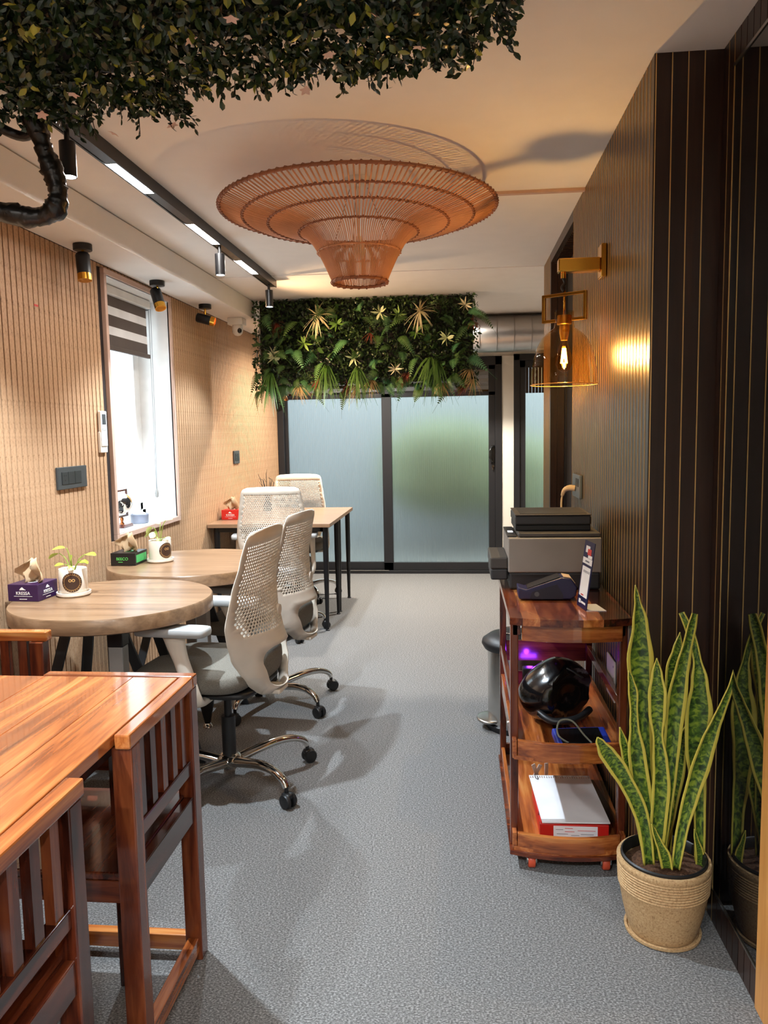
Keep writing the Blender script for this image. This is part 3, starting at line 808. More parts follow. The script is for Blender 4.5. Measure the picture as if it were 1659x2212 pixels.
wt = blades(34, .125, 1.5, .007, .25, 'spider_white', -.15)
rt_ = [blades(20, .1, .8, .006, .5, 'red_tuft', -.25), blades(20, .09, 1.0, .006, .35, 'red_tuft', 0)]
sw = blades(26, .11, .9, .005, .5, 'straw_tuft', -.4)
def rosette(n, L, w):
    b = MB()
    for k in range(n):
        vs, fs = leaf_geo(L * random.uniform(.8, 1.1), w, .25, -.12, 3)
        a = 2 * pi * k / n + random.uniform(-.2, .2)
        b.add(vs, fs, Matrix.Rotation(a, 4, 'Y') @ Matrix.Rotation(RAD(-38), 4, 'Z') @ Matrix.Rotation(pi / 2, 4, 'Y') if 0 else rnd_rot((cos(a), -.55, sin(a)), 0))
    return b.mesh('rosette', 'rosette_leaf', 180)
ro = [rosette(8, .075, .02), rosette(10, .07, .018)]
wro = MB()
for k in range(9):
    a = 2 * pi * k / 9; vs, fs = leaf_geo(.062, .014, .25, -.1, 3); wro.add(vs, fs, rnd_rot((cos(a), -.5, sin(a)), 0))
wro = wro.mesh('rosette', 'spider_white', 180)
def gput(name, me, x, z, rot=(0, 0, 0), s=1, dy=-.05):
    return inst(name, me, gw, Vector((x, GY + dy, z)) - Vector(GO), rot, (s, s, s))
for k in range(95):
    x = random.uniform(GX0 + .03, GX1 - .02); z = random.uniform(GZ0 + .02, GZ1 - .06)
    gput('fern_frond', random.choice(fms), x, z, (random.uniform(-.3, .3), random.uniform(-1.0, 1.0), random.uniform(-.9, .9)), random.uniform(.75, 1.1), -.06)
for k in range(46):
    x = GX0 + .04 + k * (GX1 - GX0 - .06) / 45
    gput('fern_frond', random.choice(fms), x, GZ0 + random.uniform(-.04, .06), (random.uniform(-.2, .2) + .75, random.uniform(-.6, .6), random.uniform(-.8, .8)), random.uniform(.7, 1.0), -.045)
for (x, z) in ((-1.0, 2.19), (-.27, 2.2)): gput('white_tuft', wt, x, z, (0, random.uniform(-.3, .3), 0), 1.45, -.085)
for (x, z) in ((-1.3, 2.15), (-.62, 2.06), (-1.0, 1.74), (-.36, 1.77), (.06, 1.68), (-.8, 1.7), (.1, 2.12)): gput('red_tuft', random.choice(rt_), x, z, (0, random.uniform(-.4, .4), random.uniform(-.4, .4)), 1, -.075)
for (x, z) in ((-.94, 1.84), (-.2, 1.88), (-.15, 1.84), (-1.35, 1.80), (-.72, 1.82)): gput('grass_tuft', random.choice(gt), x, z, (0, random.uniform(-.2, .2), 0), 1.2, -.08)
for (x, z) in ((-.62, 1.73), (-.12, 1.70), (.08, 1.79), (-1.15, 1.70), (.1, 1.72), (-.72, 1.69)): gput('straw_tuft', sw, x, z, (0, random.uniform(-.4, .4), random.uniform(-.3, .3)), 1, -.06)
for (x, z) in ((-.86, 2.13), (-.42, 2.18), (-.08, 2.01), (-.74, 1.89), (-1.32, 1.9), (-.55, 2.2), (-1.1, 2.0), (-.3, 2.05)): gput('rosette', random.choice(ro), x, z, (0, random.uniform(0, 6), 0), 1, -.09)
for (x, z) in ((.05, 2.23), (-.45, 1.80), (-1.33, 1.93)): gput('pale_rosette', wro, x, z, (0, random.uniform(0, 6), 0), 1.0, -.1)

# ------------------------------------------------------------------ ventilation duct
du = thing('ventilation_duct', 'round silver ventilation duct running above the far door frames', 'duct', (.5, 6.72, 2.163))
for k in range(12):
    x = -.75 + k * .142
    MB((0, 0, 0)).lathe([(.15, x), (.153, x + .003), (.153, x + .135), (.156, x + .138), (.156, x + .142)], 40, (0, 0, 0), 'x', False, False).build('duct_segment', 'duct_metal', du, 60)

# ------------------------------------------------------------------ wall lamp
LX, LY = .372, 2.84
wlamp = thing('wall_lamp', 'brass wall lamp with amber glass dome and glowing bulb', 'wall lamp', (XR, LY, 1.93))
LO = (XR, LY, 1.93)
MB(LO).box(XR - .02, XR - .001, LY - .035, LY + .035, 1.882, 1.994).build('wall_plate', 'brass', wlamp, bevel=.003)
MB(LO).box(.349, XR - .02, LY - .022, LY + .022, 1.905, 1.951).build('arm', 'brass', wlamp, bevel=.004)
MB(LO).cyl((LX - .004, LY, 1.885), (LX - .004, LY, 1.906), .009, n=12).build('ferrule', 'brass', wlamp, 40)
MB(LO).tube(smooth_path([(LX - .004, LY, 1.888), (LX + .002, LY, 1.87), (LX - .008, LY, 1.855), (LX - .002, LY, 1.842)], 5), .006, 8).build('cord', 'black_plastic', wlamp, 180)
yk = MB(LO); ym_ = Matrix.Translation((LX, LY, 0)) @ Matrix.Rotation(RAD(-32), 4, 'Z')
for (a, b, z) in ((-.08, .08, 1.83), (-.08, -.03, 1.742), (.03, .08, 1.742)): yk.box(a, b, -.007, .007, z - .005, z + .006, ym_)
for x in (-.078, .078): yk.box(x - .006, x + .006, -.007, .007, 1.737, 1.836, ym_)
yk.build('yoke', 'gold_dark', wlamp, bevel=.002)
MB(LO).cyl((LX, LY, 1.76), (LX, LY, 1.845), .004, n=10).build('rod', 'brass', wlamp, 180)
MB(LO).lathe([(.004, 1.762), (.026, 1.758), (.026, 1.728), (.018, 1.724), (.018, 1.70), (.012, 1.672)], 24, (LX, LY, 0)).build('socket', 'gold_dark', wlamp, 40)
dome = [(.033, 1.772), (.033, 1.735), (.036, 1.715), (.058, 1.700), (.078, 1.68), (.094, 1.65), (.106, 1.61), (.114, 1.565), (.118, 1.517)]
go = MB(LO).lathe(dome, 48, (LX, LY, 0), cap0=False, cap1=False).build('glass_shade', 'amber_glass', wlamp, 180)
MB(LO).lathe([(.1175, 1.5155), (.119, 1.517), (.1175, 1.5185), (.116, 1.517)], 56, (LX, LY, 0), closed=True).build('shade_rim', 'rim_amber', go, 180)
bulb = [(.012, 1.672), (.014, 1.66), (.024, 1.63), (.030, 1.605), (.030, 1.592), (.022, 1.572), (.008, 1.562), (.0005, 1.560)]
bo = MB(LO).lathe(bulb, 28, (LX, LY, 0), cap0=False).build('bulb', 'bulb_glass', wlamp, 60)
fl_ = MB(LO)
for k in range(6):
    a = 2 * pi * k / 6; fl_.cyl((LX + .005 * cos(a), LY + .005 * sin(a), 1.645), (LX + .011 * cos(a), LY + .011 * sin(a), 1.592), .0018, n=6)
fl_.build('filament', 'filament', bo, 180)
lamp('POINT', 'bulb_light', wlamp, Vector((LX, LY, 1.615)) - Vector(LO), 10.5, (1, .91, .80), shadow_soft_size=.011)

# ------------------------------------------------------------------ office chair
def interp(tab, z):
    tab = sorted(tab)
    if z <= tab[0][0]: return tab[0][1]
    for (a, va), (b, vb) in zip(tab, tab[1:]):
        if z <= b:
            t = (z - a) / (b - a); t = t * t * (3 - 2 * t) * .5 + t * .5
            return va + (vb - va) * t
    return tab[-1][1]
HW = [(.392, .085), (.41, .12), (.45, .155), (.5, .183), (.56, .21), (.62, .23), (.68, .238), (.75, .232), (.85, .216), (.93, .203), (.975, .196), (.995, .188), (1.006, .176), (1.012, .155)]
BC = [(.392, .215), (.42, .25), (.48, .272), (.54, .262), (.62, .222), (.7, .198), (.8, .184), (.9, .186), (1.012, .2)]
BE = [(.392, .18), (.45, .15), (.55, .112), (.67, .105), (.8, .13), (.9, .158), (1.012, .184)]
def shell_pt(u, z):
    hw = max(interp(HW, z), .05); c, e = interp(BC, z), interp(BE, z)
    return (u, -(c - (c - e) * min(1.1, abs(u) / hw) ** 2), z)
def shell_mesh():
    out = []
    zs = [.392 + (1.012 - .392) * i / 60 for i in range(61)]
    L = [(-interp(HW, z), z) for z in zs]; R_ = [(interp(HW, z), z) for z in zs]
    top = [(u, 1.012 + .006 * (1 - (u / .155) ** 2)) for u in [-.155 + .31 * i / 14 for i in range(1, 14)]]
    bot = [(u, .392 - .006 * (1 - (u / .075) ** 2)) for u in [.075 - .15 * i / 8 for i in range(1, 8)]]
    outline = L + top + R_[::-1] + bot
    loops = [outline]
    # the opening in the lower back
    hole = []
    for k in range(40):
        a = 2 * pi * k / 40
        cu, sz = math.copysign(abs(cos(a)) ** .6, cos(a)), math.copysign(abs(sin(a)) ** .6, sin(a))
        zz = .497 + .082 * sz
        hole.append((cu * (.118 + .026 * sz), zz))
    loops.append(hole)
    pz = .0118; z = .640; row = 0
    while z < .968:
        hw = interp(HW, z) - .028
        r = .0044 + .0010 * max(0, min(1, (.86 - z) / .18))
        n = int(hw / .0136) + 1
        for k in range(-n, n + 1):
            u = k * .0136 + (.0068 if row % 2 else 0)
            if abs(u) > hw: continue
            if z < .665 + .0 and abs(u) > hw - .02: continue
            loops.append([(u + r * cos(pi * j / 3 + .52), z + r * sin(pi * j / 3 + .52)) for j in range(6)])
        z += pz; row += 1
    pts, edges, lid = [], [], []
    for li, lp in enumerate(loops):
        b = len(pts); m = len(lp)
        for i, p in enumerate(lp): pts.append(p); lid.append(li); edges.append((b + i, b + (i + 1) % m))
    # inner points so that the solid area can curve
    z = .40
    while z < .99:
        hw = interp(HW, z) - .010
        u = -hw
        while u <= hw:
            inh = (abs(u) < .155 and .405 < z < .590)
            inp = z > .632 and z < .975 and abs(u) < hw - .012
            if not inh and not inp: pts.append((u, z)); lid.append(-1)
            u += .018
        z += .016
    vv, ee, ff, ov, oe, of = delaunay_2d_cdt([Vector(p) for p in pts], edges, [], 0, 1e-6)
    ids = [lid[o[0]] if o else -1 for o in ov]
    faces = []
    for f in ff:
        li = {ids[i] for i in f}
        if len(li) == 1 and list(li)[0] > 0: continue
        cx = sum(vv[i].x for i in f) / 3; cz = sum(vv[i].y for i in f) / 3
        if li == {0}:
            if cz < .386 or cz > 1.019 or (abs(cx) > interp(HW, cz) - 1e-4): continue
        faces.append(tuple(f))
    b = MB(); b.add([shell_pt(v.x, v.y) for v in vv], faces)
    return b.mesh('back_shell', 'chair_shell', 180)
SHELL = shell_mesh()
def office_chair(label, loc, rz, base_rot, dz=0, seat='seat_fabric'):
    t = thing('office_chair', label, 'chair', loc, rz, 'white perforated office chairs')
    o = inst('back_shell', SHELL, t, (0, 0, dz))
    sm = o.modifiers.new('thick', 'SOLIDIFY'); sm.thickness = .004; sm.offset = 0
    MB().superq((0, .072, .462 + dz), (.245, .228, .042), .45, .42, 12, 40).build('seat_cushion', seat, t, 180)
    MB().superq((0, -.160, .505 + dz), (.118, .046, .068), .7, .6, 12, 28).build('lumbar_cushion', seat, t, 180)
    MB().superq((0, .03, .412 + dz), (.2, .2, .014), .3, .4, 8, 32).build('seat_pan', 'black_plastic', t, 60)
    MB().box(-.05, .05, -.235, .02, .382 + dz, .40 + dz).build('back_bracket', 'chair_shell', t, bevel=.006)
    MB().cyl((.06, -.186, .685 + dz), (.06, -.206, .685 + dz), .024, .02, 20).build('lumbar_knob', 'chair_shell', t, 40)
    for s in (-1, 1):
        ar = struct('armrest'); del ar['kind']; ar.parent = t
        MB().superq((s * .245, .09, .667 + dz), (.046, .137, .0155), .22, .3, 8, 40).build('arm_pad', 'arm_pad', ar, 180)
        cm = MB()
        pth = [(s * .248, .085, .655 + dz), (s * .253, .07, .60 + dz), (s * .258, .035, .50 + dz), (s * .255, .015, .43 + dz), (s * .225, .01, .398 + dz), (s * .12, .01, .394 + dz)]
        cm.tube(smooth_path(pth, 5), [.046 - .016 * min(1, i / 7) for i in range(26)], 12, flat=.55)
        cm.build('arm_column', 'chair_shell', ar, 60)
    MB().cyl((0, 0, .10), (0, 0, .27), .027, n=20).cyl((0, 0, .27), (0, 0, .40 + dz), .015, n=16).build('gas_lift', 'black_plastic', t, 40)
    MB().lathe([(.001, .055), (.026, .056), (.032, .075), (.05, .098), (.04, .112), (.028, .118)], 24).build('hub', 'chrome', t, 40)
    lgm = MB().tube(smooth_path([(.03, 0, .088), (.12, 0, .108), (.2, 0, .122), (.27, 0, .118), (.315, 0, .10), (.333, 0, .075)], 4), [.022, .022, .022, .0215, .021, .021, .0205, .02, .02, .0195, .019, .0185, .018, .0175, .017, .0165, .016, .0155, .015, .0145, .014], 12, flat=.85).mesh('base_leg', 'chrome', 60)
    cs = MB()
    for sy in (-1, 1): cs.lathe([(.001, sy * .006), (.022, sy * .006), (.027, sy * .009), (.028, sy * .017), (.024, sy * .023), (.001, sy * .025)], 24, (.333 + .008, 0, .028), 'y')
    cs.tube([(.333, 0, .04), (.333, 0, .078)], .008, 10).superq((.339, 0, .046), (.022, .019, .012), .6, .6, 8, 18)
    csm = cs.mesh('castor', 'black_plastic', 50)
    for k in range(5):
        l = inst('base_leg', lgm, t, (0, 0, 0), (0, 0, base_rot - rz + 2 * pi * k / 5))
        inst('castor', csm, l)
    return t
office_chair('white office chair with grey fabric seat pulled up to the nearer round table', (-.908, 2.862, 0), RAD(83.5), RAD(-36))
office_chair('white office chair with dark seat pulled up to the farther round table', (-.956, 3.76, 0), RAD(80), RAD(-36), -.035)
office_chair('white office chair standing before the long desk with its back to the viewer', (-1.255, 5.13, 0), RAD(9), RAD(20), .0)
office_chair('white office chair behind the long desk against the frosted glass door', (-1.345, 6.27, 0), RAD(180 + 4), RAD(-50), 0)

# ------------------------------------------------------------------ round tables
def round_table(label, x, y, r):
    t = thing('round_table', label, 'table', (x, y, 0), 0, 'round oak tables along the slat wall')
    MB().lathe([(.001, .694), (r - .006, .694), (r, .698), (r, .745), (r - .004, .75), (.001, .75)], 96).build('tabletop', 'oak_x', t, 40)
    MB().box(-.16, .16, -.22, .22, .684, .694).build('top_plate', 'black_metal', t)
    for (px, py) in ((.105, -.205), (-.09, .19)):
        leg = MB().box(px - .026, px + .026, py - .026, py + .026, .14, .62).build('leg', 'grey_post', t, bevel=.003)
        MB().box(px - .028, px + .028, py - .028, py + .028, .62, .684).build('leg_collar', 'black_metal', leg, bevel=.003)
        MB().lathe([(.034, .14), (.031, .10), (.016, .03), (.013, .018)], 20, (px, py, 0)).build('leg_foot', 'black_plastic', leg, 40)
        MB().lathe([(.013, .018), (.02, .012), (.024, .0)], 20, (px, py, 0)).build('glide', 'chrome', leg, 40)
    for (x0, y0, x1, y1) in ((-.13, -.1, -.30, -.19), (-.04, -.12, -.26, .16), (.06, -.1, .20, .1), (.12, .05, .24, .22)):
        d = Vector((x1 - x0, y1 - y0, -.684)); b = MB()
        n = d.cross(Vector((0, 1, 0))).normalized() * .019; m = Vector((0, .006, 0))
        a = Vector((x0, y0, .684)); e = Vector((x1, y1, .0))
        if True:
            b.add([a - n - m, a + n - m, a + n + m, a - n + m, e - n - m, e + n - m, e + n + m, e - n + m], [(0, 1, 2, 3), (7, 6, 5, 4), (0, 4, 5, 1), (1, 5, 6, 2), (2, 6, 7, 3), (3, 7, 4, 0)])
        for i, v in enumerate(b.v):
            if v.z < .02: v.z = 0.0
        b.build('brace', 'steel_bar', t)
    return t
round_table('nearer round oak table holding the purple tissue box', -1.322, 2.805, .372)
round_table('farther round oak table holding the black tissue box', -1.29, 3.625, .405)

# ------------------------------------------------------------------ long desk pair
def desk(label, y0, y1):
    x0, x1 = XL + .004, -.873
    t = thing('office_desk', label, 'desk', (x1, y0, 0), 0, 'two desks standing back to back')
    o = (x1, y0, 0)
    MB(o).box(x0, x1, y0 + .001, y1 - .001, .724, .75).build('desktop', 'desk_laminate', t, bevel=.002)
    f = MB(o); 
    f.box(x0 + .04, x1 - .05, y0 + .045, y0 + .07, .69, .724); f.box(x0 + .04, x1 - .05, y1 - .07, y1 - .045, .69, .724)
    f.box(x1 - .075, x1 - .05, y0 + .045, y1 - .045, .69, .724); f.box(x0 + .04, x0 + .065, y0 + .045, y1 - .045, .69, .724)
    f.build('frame', 'black_metal', t)
    for x in (x0 + .05, x1 - .042):
        for y in (y0 + .055, y1 - .025):
            MB(o).tube([(x, y, .724), (x, y, .45), (x, y, .008)], [.02, .019, .011], 16).lathe([(.016, 0), (.016, .006), (.011, .009)], 16, (x, y, 0)).build('leg', 'black_metal', t, 40)
desk('oak-topped desk on black tapered legs, the one with the red tissue box', 5.135, 5.70)
desk('oak-topped desk on black tapered legs next to the frosted glass door', 5.70, 6.268)

# black twigs in a small holder on the desk
t = thing('twig_arrangement', 'bare black twigs in a small black holder on the far desk', 'decoration', (-1.52, 6.02, .7505))
MB().lathe([(.03, 0), (.035, .01), (.028, .07), (.024, .07), (.026, .012), (.001, .01)], 20).build('holder', 'black_plastic', t, 50)
for k in range(7):
    a = 2 * pi * k / 7 + .4; r = random.uniform(.03, .09); h = random.uniform(.2, .30)
    b = MB(); p = smooth_path([(0.01 * cos(a), .01 * sin(a), .05), (r * .4 * cos(a), r * .4 * sin(a), h * .5), (r * cos(a), r * sin(a), h)], 4); b.tube(p, .0022, 5)
    for j in (4, 6, 8):
        q = p[min(j, len(p) - 1)]; b.tube([q, q + Vector((random.uniform(-.04, .04), random.uniform(-.04, .04), random.uniform(.01, .04)))], [.0018, .001], 4)
    b.build('twig', 'twig_black', t, 180)

# ------------------------------------------------------------------ tissue boxes
def tissue_box(label, loc, rz, size, mat, brand, bmat, sidemat=None, logo=True):
    t = thing('tissue_box', label, 'tissue box', loc, rz)
    w, d, h = size      # w along local x (front face looks to -y)
    MB().box(-w / 2, w / 2, -d / 2, d / 2, 0, h).build('carton', mat, t, bevel=.0015)
    b = MB(); pts = []
    for j in range(5):
        z = h - .002 + .062 * j / 4
        ww = (.022 + .016 * sin(j * .9)) * (1 if j < 4 else .7)
        for i in range(8):
            u = -1 + 2 * i / 7
            pts.append((ww * u + .008 * sin(j * 1.7), .018 * sin(u * 4 + j * .8) * (1 - j * .1) + .01 * cos(u * 9), z + .006 * sin(u * 5 + j)))
    fs = [(j * 8 + i, j * 8 + i + 1, (j + 1) * 8 + i + 1, (j + 1) * 8 + i) for j in range(4) for i in range(7)]
    b.add(pts, fs); o = b.build('tissue', 'tissue', t, 180); o.scale = (1.4, 1.4, 1.4); o.location.z = -.4 * h
    sm = o.modifiers.new('thick', 'SOLIDIFY'); sm.thickness = .0008
    MB().lathe([(.022, h), (.022, h + .0006), (.016, h + .0006)], 20, cap1=False).build('slot', 'print_white' if mat != 'box_black' else 'box_green', t)
    if brand:
        text(brand, h * .27, t, (0, -d / 2 - .0004, h * .48), (pi / 2, 0, 0), bmat)
        text(brand, h * .27, t, (w / 2 + .0004, 0, h * .48), (pi / 2, 0, pi / 2), bmat)
        for (x, y, rz_) in ((0, -d / 2 - .0005, 0), (w / 2 + .0005, 0, pi / 2)):
            if logo:
                e = MB(); e.prism([(-.014, 0), (.012, 0), (.004, .005), (-.002, .011), (-.008, .008)], -.0004, .0004, 'y'); q = e.build('emblem', bmat, t, loc=(x, y, h * .68)); q.rotation_euler = (0, 0, rz_)
            e = MB(); e.box(-w * .3, w * .3, -.0004, .0004, 0, .0012); q = e.build('rule_line', bmat, t, loc=(x, y, h * (.3 if logo else .33))); q.rotation_euler = (0, 0, rz_)
            e = MB(); e.box(-w * .12, w * .12, -.0004, .0004, 0, .0022); q = e.build('small_print', bmat, t, loc=(x, y, h * .12)); q.rotation_euler = (0, 0, rz_)
    if sidemat:
        MB().box(w / 2, w / 2 + .0006, -d * .42, d * .42, h * .2, h * .8).build('side_print', sidemat, t)
    return t
tissue_box('purple tissue box with white lettering on the nearer round table', (-1.634, 2.79, .7505), RAD(-3), (.124, .13, .064), 'box_purple', 'KRESSA', 'print_white')
tissue_box('black and green tissue box on the farther round table', (-1.592, 3.57, .7505), RAD(0), (.122, .14, .06), 'box_black', None, 'print_green', 'box_green')
text('BEECO', .019, bpy.data.objects['tissue_box.001'], (-.004, -.0706, .032), (pi / 2, 0, 0), 'print_green')
MB().box(-.024, -.002, -.0708, -.070, .016, .018).build('rule_line', 'print_green', bpy.data.objects['tissue_box.001'])
tissue_box('red tissue box with orange tissue at the wall end of the desk', (-1.64, 5.46, .7505), RAD(0), (.13, .11, .07), 'box_red', 'KRESSA', 'print_white')

# ------------------------------------------------------------------ little potted plants on the round tables
def pothos(label, loc, leaves, rz, mat):
    t = thing('potted_pothos', label, 'potted plant', loc, 0, 'pothos in white ceramic pots on the round tables')
    MB().lathe([(.001, 0), (.058, 0), (.064, .006), (.064, .016), (.058, .016), (.055, .008), (.001, .007)], 40).build('saucer', 'ceramic', t, 40)
    MB().lathe([(.001, .008), (.05, .008), (.053, .012), (.053, .103), (.0515, .106), (.048, .103), (.048, .09), (.001, .088)], 40).build('pot', 'ceramic', t, 40)
    MB().lathe([(.0478, .089), (.02, .093), (.0005, .094)], 24, cap0=False).build('potting_soil', 'soil', t, 60)
    # round sticker wrapped on the pot
    def wrap(r0, r1, n, mat, name, off=.0006, cz=.058, cu=0):
        b = MB()
        vs = []
        for k in range(n):
            a = 2 * pi * k / n
            for r in [r0 + (r1 - r0) * q / 5 for q in range(6)]:
                u, z = cu + r * cos(a), cz + r * sin(a)
                th = rz + u / .053; vs.append(((.053 + off) * cos(th), (.053 + off) * sin(th), z))
        b.add(vs, [(6 * k + q, 6 * k + q + 1, 6 * ((k + 1) % n) + q + 1, 6 * ((k + 1) % n) + q) for k in range(n) for q in range(5)]).build(name, mat, t)
    wrap(.0002, .038, 40, 'decal_brown', 'sticker')
    wrap(.029, .0302, 40, 'decal_gold', 'sticker_ring', .0009)
    for k in range(26):
        a = 2 * pi * k / 26
        if k % 13 == 0: continue
        wrap(.0003, .0016, 5, 'decal_gold', 'sticker_letter', .0009, .058 + .0338 * sin(a), .0338 * cos(a))
    wrap(.0035, .006, 14, 'decal_gold', 'sticker_emblem', .0009, .066, -.006); wrap(.0035, .006, 14, 'decal_gold', 'sticker_emblem', .0009, .066, .006)
    for (x, y, z, L, dx, dy, dz) in leaves:
        st = MB(); st.tube(smooth_path([(x * .12, y * .12, .09), (x * .5, y * .5, .09 + (z - .09) * .7), (x, y, z)], 5), .0018, 6)
        so = st.build('stem', 'pothos_stem', t, 180)
        vs, fs = leaf_geo(L, L * .72, .22, -.25, 3)
        b = MB(); b.add(vs, fs, Matrix.Translation((x, y, z)) @ rnd_rot((dx, dy, dz), 0)); lo = b.build('leaf', mat, so, 180)
        sb = lo.modifiers.new('sub', 'SUBSURF'); sb.levels = 1; sb.render_levels = 2
pothos('white pot of yellow-green pothos beside the purple tissue box', (-1.500, 2.845, .7505),
       [(-.05, 0, .165, .05, -1, -.1, -.3), (-.02, .0, .185, .055, -.7, -.3, .1), (.0, -.01, .16, .05, .3, -.5, -.5), (.03, 0, .13, .045, .8, -.4, .2), (.055, 0, .16, .055, .9, -.3, .15), (-.02, -.02, .125, .04, -.6, -.6, .1), (.01, -.03, .12, .04, .4, -.7, -.1), (.05, -.02, .14, .04, 1, -.5, -.1)], RAD(-68), 'pothos_leaf')
pothos('white pot of pale pothos beside the black and green tissue box', (-1.458, 3.625, .7505),
       [(-.03, 0, .17, .05, -.7, -.4, -.5), (-.02, -.01, .15, .05, -.2, -.6, -.7), (.03, .01, .20, .04, .8, .0, .3), (.0, -.02, .12, .035, .3, -.8, -.2), (.035, -.02, .12, .04, .8, -.4, .1), (-.045, .01, .14, .04, -.8, -.2, -.4), (.0, .02, .18, .035, -.6, .2, .3)], RAD(-32), 'pothos_pale')

# ------------------------------------------------------------------ things on the left wall and the sill
def switch_plate(label, loc, w, h, mods, x0):
    t = thing('switch_plate', label, 'switch', loc)
    MB().box(0, .011, -w / 2, w / 2, -h / 2, h / 2).build('cover_plate', 'switch_grey', t, bevel=.003)
    y = x0
    for (mw, kind) in mods:
        m = MB().box(.011, .0135, y + .001, y + mw - .001, -h * .28, h * .28).build('switch_rocker' if kind else 'socket_insert', 'switch_dark', t, bevel=.001)
        if not kind:
            e = MB()
            for (a, b) in ((.35, .12), (.65, .12), (.5, -.1)): e.cyl((.0134, y + mw * a, h * b), (.0139, y + mw * a, h * b), .004, n=10)
            e.build('socket_hole', 'black_plastic', m)
        y += mw
switch_plate('wide dark grey switch and socket plate on the near slat wall', (XL + .0005, 3.31, 1.184), .262, .098, [(.055, 0), (.06, 1), (.06, 1)], -.1)
switch_plate('small dark grey switch plate on the slat wall near the far desk', (XL + .0005, 5.895, 1.184), .15, .1, [(.05, 0), (.05, 1)], -.05)
t = thing('air_conditioner_remote', 'white remote control in a wall holder left of the window', 'remote', (XL + .0005, 3.628, 1.385))
MB().box(0, .014, -.036, .036, -.1, .0).build('holder', 'white_plastic', t, bevel=.003)
rm = MB().box(.003, .019, -.032, .032, -.07, .1).build('remote_body', 'white_plastic', t, bevel=.004)
MB().box(.019, .0196, -.02, .02, .035, .085).build('screen', 'grey_metal', rm); 
for k in range(3): MB().box(.019, .0202, -.022 + k * .016, -.01 + k * .016, .005, .018).build('button', 'arm_pad', rm, bevel=.0008)
b = MB((XL + .0005, 3.11, 1.905)).box(XL + .0005, XL + .001, 3.095, 3.125, 1.900, 1.908).build('red_sticker', 'wall_sticker'); tag(b, 'tiny red tape mark stuck on the slat wall', 'sticker')
# globe
GL = (XL - .11, 4.055, WZ0 + .0005)
t = thing('desk_globe', 'small gold and black globe in a wooden frame on the window sill', 'globe', GL)
MB().prism([(-.06, 0), (.06, 0), (.045, .018), (-.045, .018)], -.04, .04, 'x').build('base', 'rosewood_y', t, bevel=.002)
MB().lathe([(.012, .018), (.006, .03), (.01, .045), (.006, .055)], 16).build('stem', 'copper', t, 60)
f = MB().box(-.005, .005, -.075, .075, .055, .065).box(-.005, .005, -.075, .075, .195, .205).box(-.005, .005, -.075, -.066, .055, .205).box(-.005, .005, .066, .075, .055, .205)
f.build('frame', 'rosewood_y', t)
so = MB().superq((0, 0, .13), (.058, .058, .058), 1, 1, 20, 32).build('sphere', 'ceramic', t, 180)
for (a, b0, e, m) in ((-.5, .2, .5, 'globe_black'), (.6, -.1, .6, 'globe_black'), (1.5, .25, .5, 'globe_gold'), (2.6, 0, .6, 'globe_black'), (.1, .6, .4, 'globe_gold'), (-1.4, -.3, .6, 'globe_black'), (1.1, -.5, .4, 'globe_gold')):
    b = MB(); n = 18; vs = [Vector((cos(a) * cos(b0), sin(a) * cos(b0), sin(b0)))]
    vs = []
    for rr in (0.001, e * .5, e):
        for k in range(n):
            q = 2 * pi * k / n; r2 = rr * (1 + .3 * sin(3 * q + a))
            aa, bb = a + r2 * cos(q), b0 + r2 * sin(q)
            vs.append(Vector((.0588 * cos(aa) * cos(bb), .0588 * sin(aa) * cos(bb), .13 + .0588 * sin(bb))))
    b.add(vs, [(j * n + k, j * n + (k + 1) % n, (j + 1) * n + (k + 1) % n, (j + 1) * n + k) for j in range(2) for k in range(n)]); b.build('continent', m, so, 180)
t = thing('ceramic_dish', 'mottled blue-grey round ceramic dish on the window sill', 'dish', (XL - .09, 4.245, WZ0 + .0005))
MB().lathe([(.001, 0), (.045, 0), (.05, .006), (.05, .05), (.046, .054), (.043, .05), (.043, .02), (.001, .018)], 32).build('bowl', 'ceramic_blue', t, 40)
MB().superq((0, 0, .05), (.036, .03, .014), .8, .8, 8, 20).build('contents', 'print_white', t, 180)
t = thing('card_stand', 'small clear card stand beside the dish on the window sill', 'card stand', (XL - .1, 4.40, WZ0 + .0005), RAD(-35))
MB().box(-.035, .035, -.02, .02, 0, .004).build('foot', 'clear_glass', t)
MB().add([(-.035, -.004, .004), (.035, -.004, .004), (.035, .012, .066), (-.035, .012, .066), (-.035, .0, .004), (.035, .0, .004), (.035, .016, .066), (-.035, .016, .066)], [(0, 1, 2, 3), (7, 6, 5, 4), (0, 4, 5, 1), (1, 5, 6, 2), (2, 6, 7, 3), (3, 7, 4, 0)]).build('card', 'paper', t)
MB().box(-.02, .005, -.006, -.004, .025, .04).build('card_print', 'print_grey', t)

